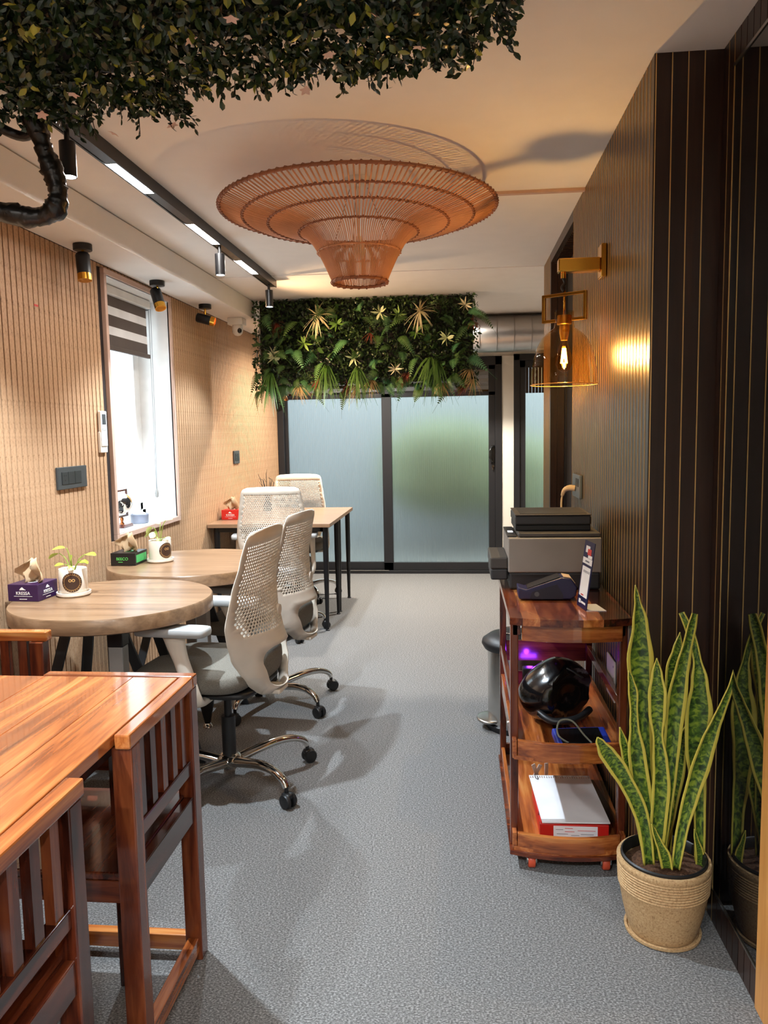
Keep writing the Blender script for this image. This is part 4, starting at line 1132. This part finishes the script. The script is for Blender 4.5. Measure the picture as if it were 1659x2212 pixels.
# ------------------------------------------------------------------ dining set: table and corner chairs that tuck around it
TX0, TX1, TY0, TY1, TZ = -1.645, -.712, .905, 1.843, .755
dt = thing('dining_table', 'square rosewood dining table with glossy plank top', 'table', (TX1, TY0, 0))
DO = (TX1, TY0, 0)
np_ = 8
for k in range(np_):
    x0 = TX0 + (TX1 - TX0) * k / np_; x1 = TX0 + (TX1 - TX0) * (k + 1) / np_
    c_ = ((x0 + x1) / 2, (TY0 + TY1) / 2, TZ)
    b = MB(c_); b.box(x0 + .0003, x1 - .0003, TY0, TY1, TZ - .026, TZ); o = b.build('plank', 'rosewood_light_y', dt); o.location = Vector(c_) - Vector(DO); addbevel(o, .0012, 1)
for (x, y) in ((TX0 + .06, TY0 + .06), (TX1 - .11, TY0 + .06), (TX0 + .06, TY1 - .06), (TX1 - .11, TY1 - .09)):
    MB(DO).box(x - .028, x + .028, y - .028, y + .028, 0, TZ - .026).build('leg', 'rosewood_z', dt, bevel=.003)
ap = MB(DO)
ap.box(TX0 + .04, TX1 - .06, TY0 + .06, TY0 + .08, .665, TZ - .026); ap.box(TX0 + .04, TX1 - .06, TY1 - .08, TY1 - .06, .665, TZ - .026)
ap.box(TX0 + .04, TX0 + .06, TY0 + .06, TY1 - .06, .665, TZ - .026)
ap.build('apron', 'rosewood_x', dt)
MB(DO).box(TX1 - .075, TX1 - .055, TY0 + .06, TY1 - .06, .665, TZ - .026).build('apron', 'rosewood_y', dt)
def corner_chair(label, loc, sx, sy):
    """corner outside at the origin; back panels run along -sx*x and -sy*y"""
    t = thing('corner_chair', label, 'chair', loc, 0, 'rosewood corner chairs of the dining set')
    A, B, P, H = .385, .40, .044, .757
    def bx(b, x0, x1, y0, y1, z0, z1):
        X = sorted((-sx * x0, -sx * x1)); Y = sorted((-sy * y0, -sy * y1)); return b.box(X[0], X[1], Y[0], Y[1], z0, z1)
    for (x, y, h) in ((0, 0, H - .032), (A - P, 0, H - .032), (0, B - P, H - .032), (A - P, B - P, .40)):
        bx(MB(), x, x + P, y, y + P, 0, h).build('leg', 'rosewood_z', t, bevel=.003)
    bx(MB(), -.002, A + .01, -.002, .032, H - .032, H).build('top_rail', 'rosewood_light_x', t, bevel=.004)
    bx(MB(), -.002, .032, .032, B + .01, H - .032, H).build('top_rail', 'rosewood_light_y', t, bevel=.004)
    bx(MB(), P, A - P, .008, .034, .505, .54).build('back_rail', 'rosewood_x', t, bevel=.002)
    bx(MB(), .008, .034, P, B - P, .505, .54).build('back_rail', 'rosewood_y', t, bevel=.002)
    for k in range(5):
        u = P + (A - 2 * P) * (k + .5) / 5; bx(MB(), u - .014, u + .014, .012, .03, .54, H - .032).build('back_slat', 'rosewood_z', t)
        u = P + (B - 2 * P) * (k + .5) / 5; bx(MB(), .012, .03, u - .014, u + .014, .54, H - .032).build('back_slat', 'rosewood_z', t)
    bx(MB(), P, A - P, .006, .03, .38, .445).build('seat_rail', 'rosewood_x', t, bevel=.002); bx(MB(), P, A - P, B - .03, B - .006, .38, .43).build('seat_rail', 'rosewood_x', t, bevel=.002)
    bx(MB(), .006, .03, P, B - P, .38, .445).build('seat_rail', 'rosewood_y', t, bevel=.002); bx(MB(), A - .03, A - .006, P, B - P, .38, .43).build('seat_rail', 'rosewood_y', t, bevel=.002)
    bx(MB(), .03, A - .002, .03, B - .002, .432, .45).build('seat', 'rosewood_y', t, bevel=.004)
    bx(MB(), P, A - P, .008, .036, .02, .062).build('stretcher', 'rosewood_light_x', t, bevel=.002); bx(MB(), .008, .036, P, B - P, .02, .062).build('stretcher', 'rosewood_light_y', t, bevel=.002)
    return t
corner_chair('rosewood corner chair tucked into the far right corner of the dining table', (-.676, 1.878, 0), 1, 1)
corner_chair('rosewood corner chair at the near side of the dining table, cut by the frame', (-.676, .865, 0), 1, -1)
corner_chair('rosewood corner chair pulled out beside the slat wall under the nearer round table', (-1.69, 2.30, 0), -1, 1)

# ------------------------------------------------------------------ serving trolley
TRX0, TRX1, TRY0, TRY1 = .160, .496, 2.325, 3.03
tv = thing('serving_trolley', 'three-tier rosewood serving trolley on castors beside the dark slat wall', 'trolley', ((TRX0 + TRX1) / 2, TRY0, 0))
VO = ((TRX0 + TRX1) / 2, TRY0, 0)
def arc(x0, x1, y, bulge, n=12): return [(x0 + (x1 - x0) * i / n, y - bulge * (1 - (2 * i / n - 1) ** 2)) for i in range(n + 1)]
# top made of planks with a curved front
xs = [.147, .185, .235, .30, .36, .42, .506]
for k in range(len(xs) - 1):
    poly = [(x, 2.312 - .032 * (1 - ((x - .3265) / .18) ** 2)) for x in (xs[k] + (xs[k + 1] - xs[k]) * i / 4 for i in range(5))]
    c_ = ((xs[k] + xs[k + 1]) / 2, 2.6, .79)
    b = MB(c_); b.prism(poly + [(xs[k + 1], 3.045), (xs[k], 3.045)], .778, .800); o = b.build('top_plank', 'rosewood_light_y' if k in (1, 4) else 'rosewood_y', tv); o.location = Vector(c_) - Vector(VO)
def curved(z0, z1, x0, x1, y, bulge, th, name, mat):
    f_ = arc(x0, x1, y, bulge); r_ = [(a, b + th) for a, b in f_[::-1]]
    MB(VO).prism(f_ + r_, z0, z1).build(name, mat, tv, bevel=.002)
curved(.722, .777, .185, .485, 2.335, .022, .018, 'apron', 'rosewood_light_x')
for x in (TRX0, TRX1 - .022):
    MB(VO).box(x, x + .022, TRY0 + .03, 3.02, .735, .777).build('apron', 'rosewood_y', tv)
for z0, h, nm in ((.352, .06, 'middle'), (.058, .056, 'bottom')):
    f_ = arc(TRX0, TRX1, TRY0, .028)
    MB(VO).prism(f_ + [(TRX1, TRY1), (TRX0, TRY1)], z0, z0 + .012).build('shelf', 'rosewood_light_y', tv)
    curved(z0 + .002, z0 + h, TRX0 + .012, TRX1 - .012, TRY0 - .002, .028, .016, 'shelf_lip', 'rosewood_light_x')
    for x in (TRX0 - .004, TRX1 - .010): MB(VO).box(x, x + .014, TRY0, TRY1, z0 + .002, z0 + h).build('shelf_side', 'rosewood_light_y', tv, bevel=.002)
    MB(VO).box(TRX0, TRX1, TRY1 - .014, TRY1, z0 + .002, z0 + h).build('shelf_back', 'rosewood_x', tv)
f_ = arc(TRX0 - .012, TRX1 + .012, TRY0 - .006, .032)
MB(VO).prism(f_ + [(TRX1 + .012, TRY1 + .01), (TRX0 - .012, TRY1 + .01)], .046, .058).build('base_board', 'rosewood_x', tv)
for x in (TRX0 - .008, TRX1 - .016):
    for y in (TRY0 + .03, TRY1 - .05): MB(VO).box(x, x + .024, y, y + .034, .058, .778).build('post', 'rosewood_z', tv, bevel=.003)
MB(VO).box(TRX0 + .016, TRX1 - .016, TRY1 - .045, TRY1 - .03, .465, .545).build('back_rail', 'rosewood_x', tv, bevel=.002)
MB(VO).box(TRX0 + .016, TRX1 - .016, TRY1 - .045, TRY1 - .03, .672, .70).build('back_rail', 'rosewood_x', tv, bevel=.002)
for x in (TRX0 - .006, TRX1 - .013): MB(VO).box(x, x + .016, TRY0 + .06, TRY1 - .05, .50, .53).build('side_rail', 'rosewood_y', tv, bevel=.002)
for x in (TRX0 + .055, TRX1 - .055):
    for y in (TRY0 + .008, TRY1 - .06):
        w = MB(VO).lathe([(.012, -.011), (.021, -.011), (.0235, -.008), (.0235, .008), (.021, .011), (.012, .011)], 24, (x, y, .0235), 'x').build('castor', 'rubber_orange', tv, 40)
        MB(VO).lathe([(.0005, -.013), (.014, -.013), (.014, .013), (.0005, .013)], 18, (x, y, .0235), 'x').box(x - .016, x - .0135, y - .012, y + .012, .02, .046).box(x + .0135, x + .016, y - .012, y + .012, .02, .046).build('fork', 'steel', w, 40)

# printer on top
PZ0 = .8005
pr = thing('printer', 'grey and black multifunction printer on the trolley top', 'printer', (.33, 2.72, PZ0))
PO = (.33, 2.72, PZ0)
MB(PO).box(.172, .486, 2.722, 3.02, PZ0, .862).build('base', 'printer_dark', pr, bevel=.008)
MB(PO).box(.168, .488, 2.715, 3.03, .862, .984).build('body', 'printer_grey', pr, bevel=.004)
MB(PO).box(.205, .487, 2.725, 3.03, .985, 1.000).build('scanner_lid', 'printer_lid', pr, bevel=.005)
MB(PO).box(.198, .462, 2.79, 3.02, 1.000, 1.022).build('hinge_block', 'black_plastic', pr, bevel=.003)
ad = MB(PO).box(.196, .462, 2.775, 3.03, 1.022, 1.055).build('document_feeder', 'printer_dark', pr, bevel=.006)
MB(PO).box(.196, .462, 2.775, 3.03, 1.0552, 1.060).build('feeder_cover', 'printer_lid', ad, bevel=.002)
MB(PO).box(.215, .45, 2.80, 3.00, 1.060, 1.0612).build('feeder_hatch', 'printer_dark', ad)
cp = MB(PO).box(.166, .20, 2.74, 3.0, .984, .99).build('control_panel', 'printer_dark', pr, bevel=.002)
MB(PO).box(.174, .192, 2.83, 2.87, .990, .9912).build('display', 'screen_white', cp)
tr_ = MB(PO).box(.108, .168, 2.735, 2.98, .832, .872).build('output_tray', 'printer_dark', pr, bevel=.006)
MB(PO).box(.106, .168, 2.733, 2.98, .872, .913).build('tray_cover', 'printer_lid', tr_, bevel=.005)

# payment terminal
t = thing('payment_terminal', 'dark navy card payment terminal lying before the printer', 'card terminal', (.285, 2.585, .8005))
MB().prism([(-.093, .004), (-.095, .044), (-.07, .036), (.045, .076), (.075, .072), (.096, .045), (.092, .016), (.075, .004)], -.042, .042, 'y').build('body', 'navy', t, 40, .004)
MB().prism([(-.065, .0385), (.04, .0775), (.04, .079), (-.065, .040)], -.034, .034, 'y').build('screen', 'black_gloss', t)
MB().prism([(-.06, .006), (-.05, .03), (.03, .055), (.05, .02), (.05, .006)], -.0435, -.0425, 'y').build('side_grip', 'navy_dark', t)
MB().prism([(.052, .0765), (.076, .0722), (.090, .055), (.0905, .057), (.077, .0745), (.052, .079)], -.03, .03, 'y').build('paper_roll', 'tissue', t)
MB().cyl((-.035, -.0442, .022), (-.035, -.0432, .022), .008, n=16).build('emblem', 'grey_metal', t)

# payment sign (the code panel is left blank)
t = thing('table_sign', 'narrow navy payment sign standing on the trolley edge', 'sign', (.372, 2.491, .8005))
A0, A1 = Vector((0, 0, 0)), Vector((.014, -.095, 0)); U = Vector((.0255, -.003, .21))
nrm = (A1 - A0).cross(U).normalized(); nrm = nrm if nrm.x < 0 else -nrm
def panel(s0, s1, t0, t1, o0, o1, name, mat, par):
    q = []
    for o_ in (o0, o1):
        for (s, tt) in ((s0, t0), (s1, t0), (s1, t1), (s0, t1)): q.append(A0 + (A1 - A0) * s + U * tt + nrm * o_)
    return MB().add(q, [(3, 2, 1, 0), (4, 5, 6, 7), (0, 1, 5, 4), (1, 2, 6, 5), (2, 3, 7, 6), (3, 0, 4, 7)]).build(name, mat, par)
pn = panel(0, 1, 0, 1, -.0012, .0012, 'panel', 'navy', t)
panel(.04, .96, .66, .75, .0012, .0016, 'name_strip', 'print_white', pn)
panel(.1, .9, .17, .62, .0012, .0016, 'card_area', 'print_white', pn)
panel(.2, .6, .83, .93, .0012, .0017, 'logo_patch', 'print_white', pn); panel(.42, .78, .80, .89, .0013, .0019, 'logo_patch', 'print_red', pn); panel(.5, .9, .755, .80, .0012, .0017, 'logo_patch', 'print_white', pn)
for i in range(5): panel(.25 + .13 * i, .31 + .13 * i, .53, .565, .0016, .0019, 'small_mark', 'print_grey', pn)
panel(.3, .7, .69, .712, .0016, .0019, 'small_mark', 'print_grey', pn); panel(.3, .55, .185, .205, .0016, .0019, 'small_mark', 'print_red', pn)
panel(.15, .35, .06, .12, .0012, .0016, 'footer_mark', 'print_white', pn); panel(.4, .85, .07, .1, .0012, .0016, 'footer_mark', 'print_white', pn)
MB().add([(0, 0, 0), (.014, -.095, 0), (.075, -.093, 0), (.06, .0, 0), (0, 0, .0016), (.014, -.095, .0016), (.075, -.093, .0016), (.06, .0, .0016)], [(3, 2, 1, 0), (4, 5, 6, 7), (0, 1, 5, 4), (1, 2, 6, 5), (2, 3, 7, 6), (3, 0, 4, 7)]).build('base', 'paper', t)

# helmet and terminal on the middle shelf
t = thing('helmet', 'glossy black helmet lying on the middle shelf of the trolley', 'helmet', (.318, 2.62, .3645))
sh = MB(); n1, n2 = 22, 36
vs = []
for i in range(n1 + 1):
    a = -pi / 2 + pi * i / n1
    for j in range(n2):
        b_ = 2 * pi * j / n2
        p = Vector((cos(a) * cos(b_), cos(a) * sin(b_), sin(a)))
        r = 1 + .1 * p.x * p.z - .10 * max(0, -p.x) * max(0, p.z) * 2
        # dished face opening towards the viewer, right side
        face = Vector((.62, -.75, .02)).normalized()
        d = p.dot(face)
        if d > .62: r *= 1 - .55 * ((d - .62) / .38) ** .7
        elif d > .52: r *= 1.025
        vs.append((.122 * r * p.x, .115 * r * p.y, .098 + .098 * r * p.z * 1.12))
fs = [(i * n2 + j, i * n2 + (j + 1) % n2, (i + 1) * n2 + (j + 1) % n2, (i + 1) * n2 + j) for i in range(n1) for j in range(n2)]
zmin = min(v[2] for v in vs)
sh.add([(x, y, z - zmin) for x, y, z in vs], fs).build('shell', 'black_gloss', t, 60)
MB().tube(smooth_path([(-.06, -.09, .06), (-.02, -.125, .045), (.06, -.11, .05), (.11, -.05, .06)], 5), .012, 8).build('chin_bar', 'black_plastic', t, 60)
MB().tube(smooth_path([(-.01, -.03, .205), (.04, -.06, .2), (.085, -.06, .17)], 5), .004, 6).build('strap', 'black_plastic', t, 180)
t = thing('handheld_terminal', 'blue handheld terminal with grey cable on the middle shelf front', 'card terminal', (.375, 2.40, .3645), RAD(8))
m = Matrix.Rotation(RAD(16), 4, 'X')
MB().box(-.085, .085, -.045, .05, .012, .038, m).build('body', 'terminal_blue', t, bevel=.006)
MB().box(-.07, .062, -.034, .042, .0385, .0398, m).build('screen', 'black_gloss', t)
MB().box(-.03, .025, -.0462, -.0452, .018, .034, m).build('name_plate', 'navy_dark', t)
MB().box(-.028, -.016, -.0472, -.0462, .020, .032, m).box(-.012, .022, -.0472, -.0462, .023, .029, m).build('name_mark', 'print_grey', t)
MB().tube(smooth_path([(-.02, -.035, .012), (-.08, -.03, .05), (-.07, .0, .085), (-.03, .0, .085), (.0, -.03, .05), (.02, -.044, .03)], 6), .003, 8).build('cable', 'cable_grey', t, 180)

# papers on the bottom shelf
BZ = .0705
t = thing('file_box', 'red box file with white label on the bottom shelf of the trolley', 'box file', (.353, 2.40, BZ))
MB().box(-.107, .107, -.02, .26, 0, .046).build('case', 'box_red', t, bevel=.002)
lb = MB().box(-.065, .072, -.0208, -.0200, .005, .041).build('label_strip', 'paper', t)
for (x0, x1, z) in ((-.058, -.035, .028), (-.03, -.005, .033), (-.03, .0, .022), (.01, .065, .026), (-.055, -.02, .014), (.02, .06, .014), (-.01, .015, .010)):
    MB().box(x0, x1, -.0212, -.0208, z, z + .0016).build('small_print', 'print_red' if x0 > -.04 and z > .02 else 'print_grey', lb)
SL = []
for k, (rz, dx, dy, z) in enumerate(((6, .045, .03, .0470), (-9, .02, .05, .0485))):
    t = thing('plastic_sleeve', ['crinkled clear plastic sleeve sticking out beside the red box file', 'clear plastic sleeve lying just under the white pad'][k], 'plastic sleeve', (.353 + dx, 2.46 + dy, BZ + z), RAD(rz))
    b = MB(); n = 12
    vs = [((-.115 + .225 * i / n), (-.10 + .3 * j / n), .001 + .0012 * abs(sin(i * 1.7 + j * 2.3 + k)) * (k == 0 or 0)) for j in range(n + 1) for i in range(n + 1)]
    if k == 0: vs = [(x * .8 + .0, y, z_) for x, y, z_ in vs]
    b.add(vs, [(j * (n + 1) + i, j * (n + 1) + i + 1, (j + 1) * (n + 1) + i + 1, (j + 1) * (n + 1) + i) for j in range(n) for i in range(n)])
    b.build('sheet', 'plastic_sleeve', t, 180)
t = thing('paper_pad', 'white paper pad with a punched binding edge on the bottom shelf', 'paper pad', (.352, 2.545, BZ + .0515), RAD(2))
W_, D_ = .212, .335
MB().box(-W_ / 2, W_ / 2, -D_ / 2, D_ / 2 - .022, 0, .004).build('sheets', 'paper', t)
c_ = MB(); nh = 26
for k in range(nh + 1):
    x = -W_ / 2 + W_ * k / nh; c_.box(max(-W_ / 2, x - .0022), min(W_ / 2, x + .0022), D_ / 2 - .0222, D_ / 2 - .006, 0, .004)
c_.box(-W_ / 2, W_ / 2, D_ / 2 - .006, D_ / 2, 0, .004)
c_.build('binding_edge', 'paper', t)
MB().tube(smooth_path([(-.085, D_ / 2 - .002, .005), (-.085, D_ / 2 - .03, .006), (-.078, D_ / 2 - .032, .006), (-.078, D_ / 2 - .006, .005)], 4), .0012, 6).build('paper_clip', 'grey_metal', t, 180)
t = thing('metal_bracket', 'white perforated metal bracket behind the paper pad on the trolley', 'bracket', (.265, 2.765, BZ + .0005), RAD(20))
for (x, r_) in ((-.02, 30), (.012, -20), (.04, 0)):
    MB().box(x, x + .014, -.002, .0, .0, .07, Matrix.Rotation(RAD(r_), 4, 'Y')).build('plate', 'print_white', t)

# router with a purple light tucked at the trolley rear
t = thing('led_device', 'small black device glowing purple at the rear of the trolley', 'device', (.29, 2.87, .3645))
MB().box(-.06, .06, -.02, .02, 0, .11).build('case', 'black_plastic', t, bevel=.004)
MB().box(-.05, .01, .02, .0215, .085, .1).build('purple_strip', 'purple_led', t)
lamp('POINT', 'led_glow', t, (-.03, .04, .115), .16, (.28, .03, 1), shadow_soft_size=.01)
# wall box with plug and cable
t = thing('wall_socket', 'grey wall socket with a cream plug on the dark slat wall', 'socket', (XR - .0005, 3.40, 1.115))
MB().box(-.013, 0, -.10, .10, -.05, .05).build('cover_plate', 'socket_grey', t, bevel=.004)
for k in range(3): MB().box(-.0155, -.013, -.075 + k * .028, -.052 + k * .028, .0, .034).build('switch_rocker', 'switch_dark', t, bevel=.001)
pl = MB().tube(smooth_path([(-.013, .02, -.012), (-.035, .025, -.01), (-.055, .035, -.02), (-.064, .045, -.045)], 5), [.017, .017, .017, .016, .016, .016, .015, .015, .014, .014, .013, .012, .011, .010, .009, .008], 12, flat=.8).build('plug', 'cable_cream', t, 60)
MB().tube(smooth_path([(-.064, .045, -.045), (-.068, .045, -.09), (-.062, .02, -.2), (-.05, -.1, -.3)], 6), .004, 8).build('cable', 'cable_cream', pl, 180)
t = thing('power_strip', 'white power strip fixed low on the dark slat wall behind the trolley', 'power strip', (XR - .0005, 2.62, .54))
MB().box(-.007, 0, -.06, .07, -.09, .05).build('case', 'print_white', t, bevel=.003)
for z in (-.06, -.01, .03): MB().cyl((-.0074, -.045, z), (-.0068, -.045, z), .004, n=10).build('screw', 'grey_metal', t)

# ------------------------------------------------------------------ pedal bin
t = thing('pedal_bin', 'stainless steel pedal bin with black lid behind the trolley', 'bin', (.245, 3.50, 0))
MB().lathe([(.001, .03), (.122, .03), (.122, .372), (.11, .378)], 48).build('body', 'steel', t, 40)
MB().lathe([(.138, .372), (.15, .394), (.146, .41), (.116, .432), (.064, .448), (.001, .454)], 48).build('lid', 'black_plastic', t, 50)
MB().lathe([(.066, .4485), (.07, .4505), (.066, .4525), (.062, .4505)], 40, closed=True).build('lid_ring', 'chrome', t, 180)
MB().lathe([(.128, 0), (.132, .006), (.132, .026), (.122, .034)], 48).build('base_ring', 'black_plastic', t, 40)
MB().superq((-.115, -.02, .045), (.06, .075, .009), .5, .9, 8, 28).build('pedal', 'steel', t, 60)

# ------------------------------------------------------------------ snake plant
sx_, sy_ = .540, 2.045
t = thing('snake_plant', 'tall variegated snake plant in a beige ribbed pot beside the dark alcove', 'potted plant', (sx_, sy_, 0))
MB().lathe([(.001, 0), (.094, 0), (.099, .004), (.1, .012), (.093, .012), (.09, .006), (.001, .005)], 56).build('saucer', 'stone_pot', t, 40)
pp = [(.001, .008), (.086, .008), (.094, .03), (.105, .075), (.112, .115), (.116, .132)]
for k in range(8):
    z = .134 + k * .0075; pp += [(.1165 + k * .0004, z), (.1185 + k * .0004, z + .003), (.1185 + k * .0004, z + .0045), (.1165 + k * .0004, z + .0065)]
pp += [(.121, .198), (.122, .207), (.119, .212), (.112, .212), (.108, .19), (.105, .165), (.001, .165)]
MB().lathe(pp, 64).build('pot', 'stone_pot', t, 40)
MB().lathe([(.111, .208), (.111, .217), (.107, .22), (.103, .217), (.101, .19)], 56, cap0=False, cap1=False).build('inner_pot', 'black_plastic', t, 50)
b = MB().lathe([(.102, .186), (.08, .19), (.05, .194), (.02, .192), (.0005, .195)], 40, cap0=False)
for v in b.v: v.z += random.uniform(-.003, .003)
b.build('potting_soil', 'soil', t, 60)
import_scale = 1 / 3.0727
def px2m(zx, zy, y):
    px, py = 1260 + zx * import_scale, 1240 + zy * import_scale
    d = _r * ((px - 829.5) / 1675.44) - _u * ((py - 1106) / 1675.44) + _f
    k = y / d.y
    return Vector((d.x * k, y, 1.3643 + d.z * k))
def snake_leaf(pts, y0, y1, twist=0.0):
    """pts: (x, y, width) traced along the leaf from base to tip; y0 -> y1 is its depth in the room"""
    P = [px2m(a, b_, y0 + (y1 - y0) * i / (len(pts) - 1)) for i, (a, b_, w) in enumerate(pts)]
    Wd = [w * import_scale * .00145 for _, _, w in pts]
    P = smooth_path(P, 6); n = len(P)
    Ws = []
    for i in range(len(Wd) - 1):
        for j in range(6): 
            q = j / 6; q = q * q * (3 - 2 * q); Ws.append(Wd[i] + (Wd[i + 1] - Wd[i]) * q)
    Ws.append(Wd[-1])
    b = MB((sx_, sy_, 0)); b.uv = []
    for i in range(n):
        d = (P[min(i + 1, n - 1)] - P[max(i - 1, 0)]).normalized()
        tw = twist * (i / n - .3)
        side = Vector((cos(tw), sin(tw), 0)); side = (side - d * side.dot(d)).normalized(); nr = side.cross(d)
        for j in range(7):
            u = j / 6
            o_ = (u - .5) * Ws[i]; cup = nr * (-(Ws[i] * .22) * (1 - (2 * u - 1) ** 2))
            b.v.append(P[i] + side * o_ + cup + nr * Ws[i] * .1); b.uv.append((u, i / n * (1 + .0) + b.o.x * 0 + P[0].x * 7))
    for i in range(n - 1):
        for j in range(6): b.f.append((i * 7 + j, i * 7 + j + 1, (i + 1) * 7 + j + 1, (i + 1) * 7 + j))
    o = b.build('leaf', 'snake_leaf', t, 180)
    m = o.modifiers.new('thick', 'SOLIDIFY'); m.thickness = .003; m.offset = 0
snake_leaf([(455, 1900, 60), (440, 1650, 62), (420, 1300, 66), (402, 1020, 84), (385, 760, 135), (374, 560, 152), (376, 330, 90), (358, 170, 34), (346, 72, 4)], 2.07, 2.09, .3)
snake_leaf([(436, 1930, 62), (410, 1700, 70), (360, 1530, 84), (290, 1390, 84), (225, 1280, 100), (160, 1190, 92), (115, 1120, 50), (94, 1084, 6)], 2.0, 1.98, -.2)
snake_leaf([(430, 1900, 50), (375, 1600, 60), (325, 1400, 62), (300, 1250, 66), (270, 1130, 48), (243, 1016, 5)], 2.05, 2.06, .2)
snake_leaf([(450, 1900, 70), (420, 1640, 90), (385, 1420, 104), (355, 1200, 98), (338, 1010, 52), (335, 900, 44), (330, 790, 58), (315, 700, 34), (302, 640, 4)], 2.02, 2.05, .5)
snake_leaf([(478, 1900, 66), (495, 1680, 92), (515, 1430, 100), (510, 1250, 84), (495, 1080, 56), (490, 920, 92), (492, 790, 98), (490, 670, 60), (488, 558, 4)], 2.01, 2.04, -.4)
snake_leaf([(515, 1880, 40), (545, 1600, 60), (575, 1330, 74), (592, 1080, 96), (620, 820, 112), (655, 620, 84), (690, 470, 62), (715, 360, 62), (738, 262, 44)], 2.04, 2.07, .7)
snake_leaf([(560, 1850, 40), (570, 1400, 60), (578, 1000, 60), (580, 800, 66), (600, 620, 92), (625, 500, 60), (643, 386, 4)], 2.10, 2.12, .3)
snake_leaf([(770, 1900, 60), (772, 1600, 66), (760, 1380, 90), (752, 1150, 130), (765, 920, 150), (772, 720, 92), (755, 560, 44), (715, 400, 44), (652, 256, 30)], 2.06, 2.08, -.5)
snake_leaf([(612, 1955, 48), (655, 1700, 62), (715, 1470, 84), (775, 1280, 104), (830, 1110, 92), (885, 970, 66), (940, 840, 52), (985, 720, 36), (1022, 550, 5)], 1.98, 1.99, .9)
snake_leaf([(530, 1850, 40), (575, 1560, 74), (620, 1330, 86), (655, 1140, 56), (685, 1000, 12)], 2.09, 2.12, -.3)
snake_leaf([(557, 1958, 60), (540, 1870, 62), (505, 1790, 40), (475, 1720, 30), (454, 1656, 4)], 1.975, 1.965, 1.2)
snake_leaf([(775, 1950, 50), (772, 1850, 46), (750, 1760, 24), (738, 1690, 4)], 2.05, 2.05, .4)
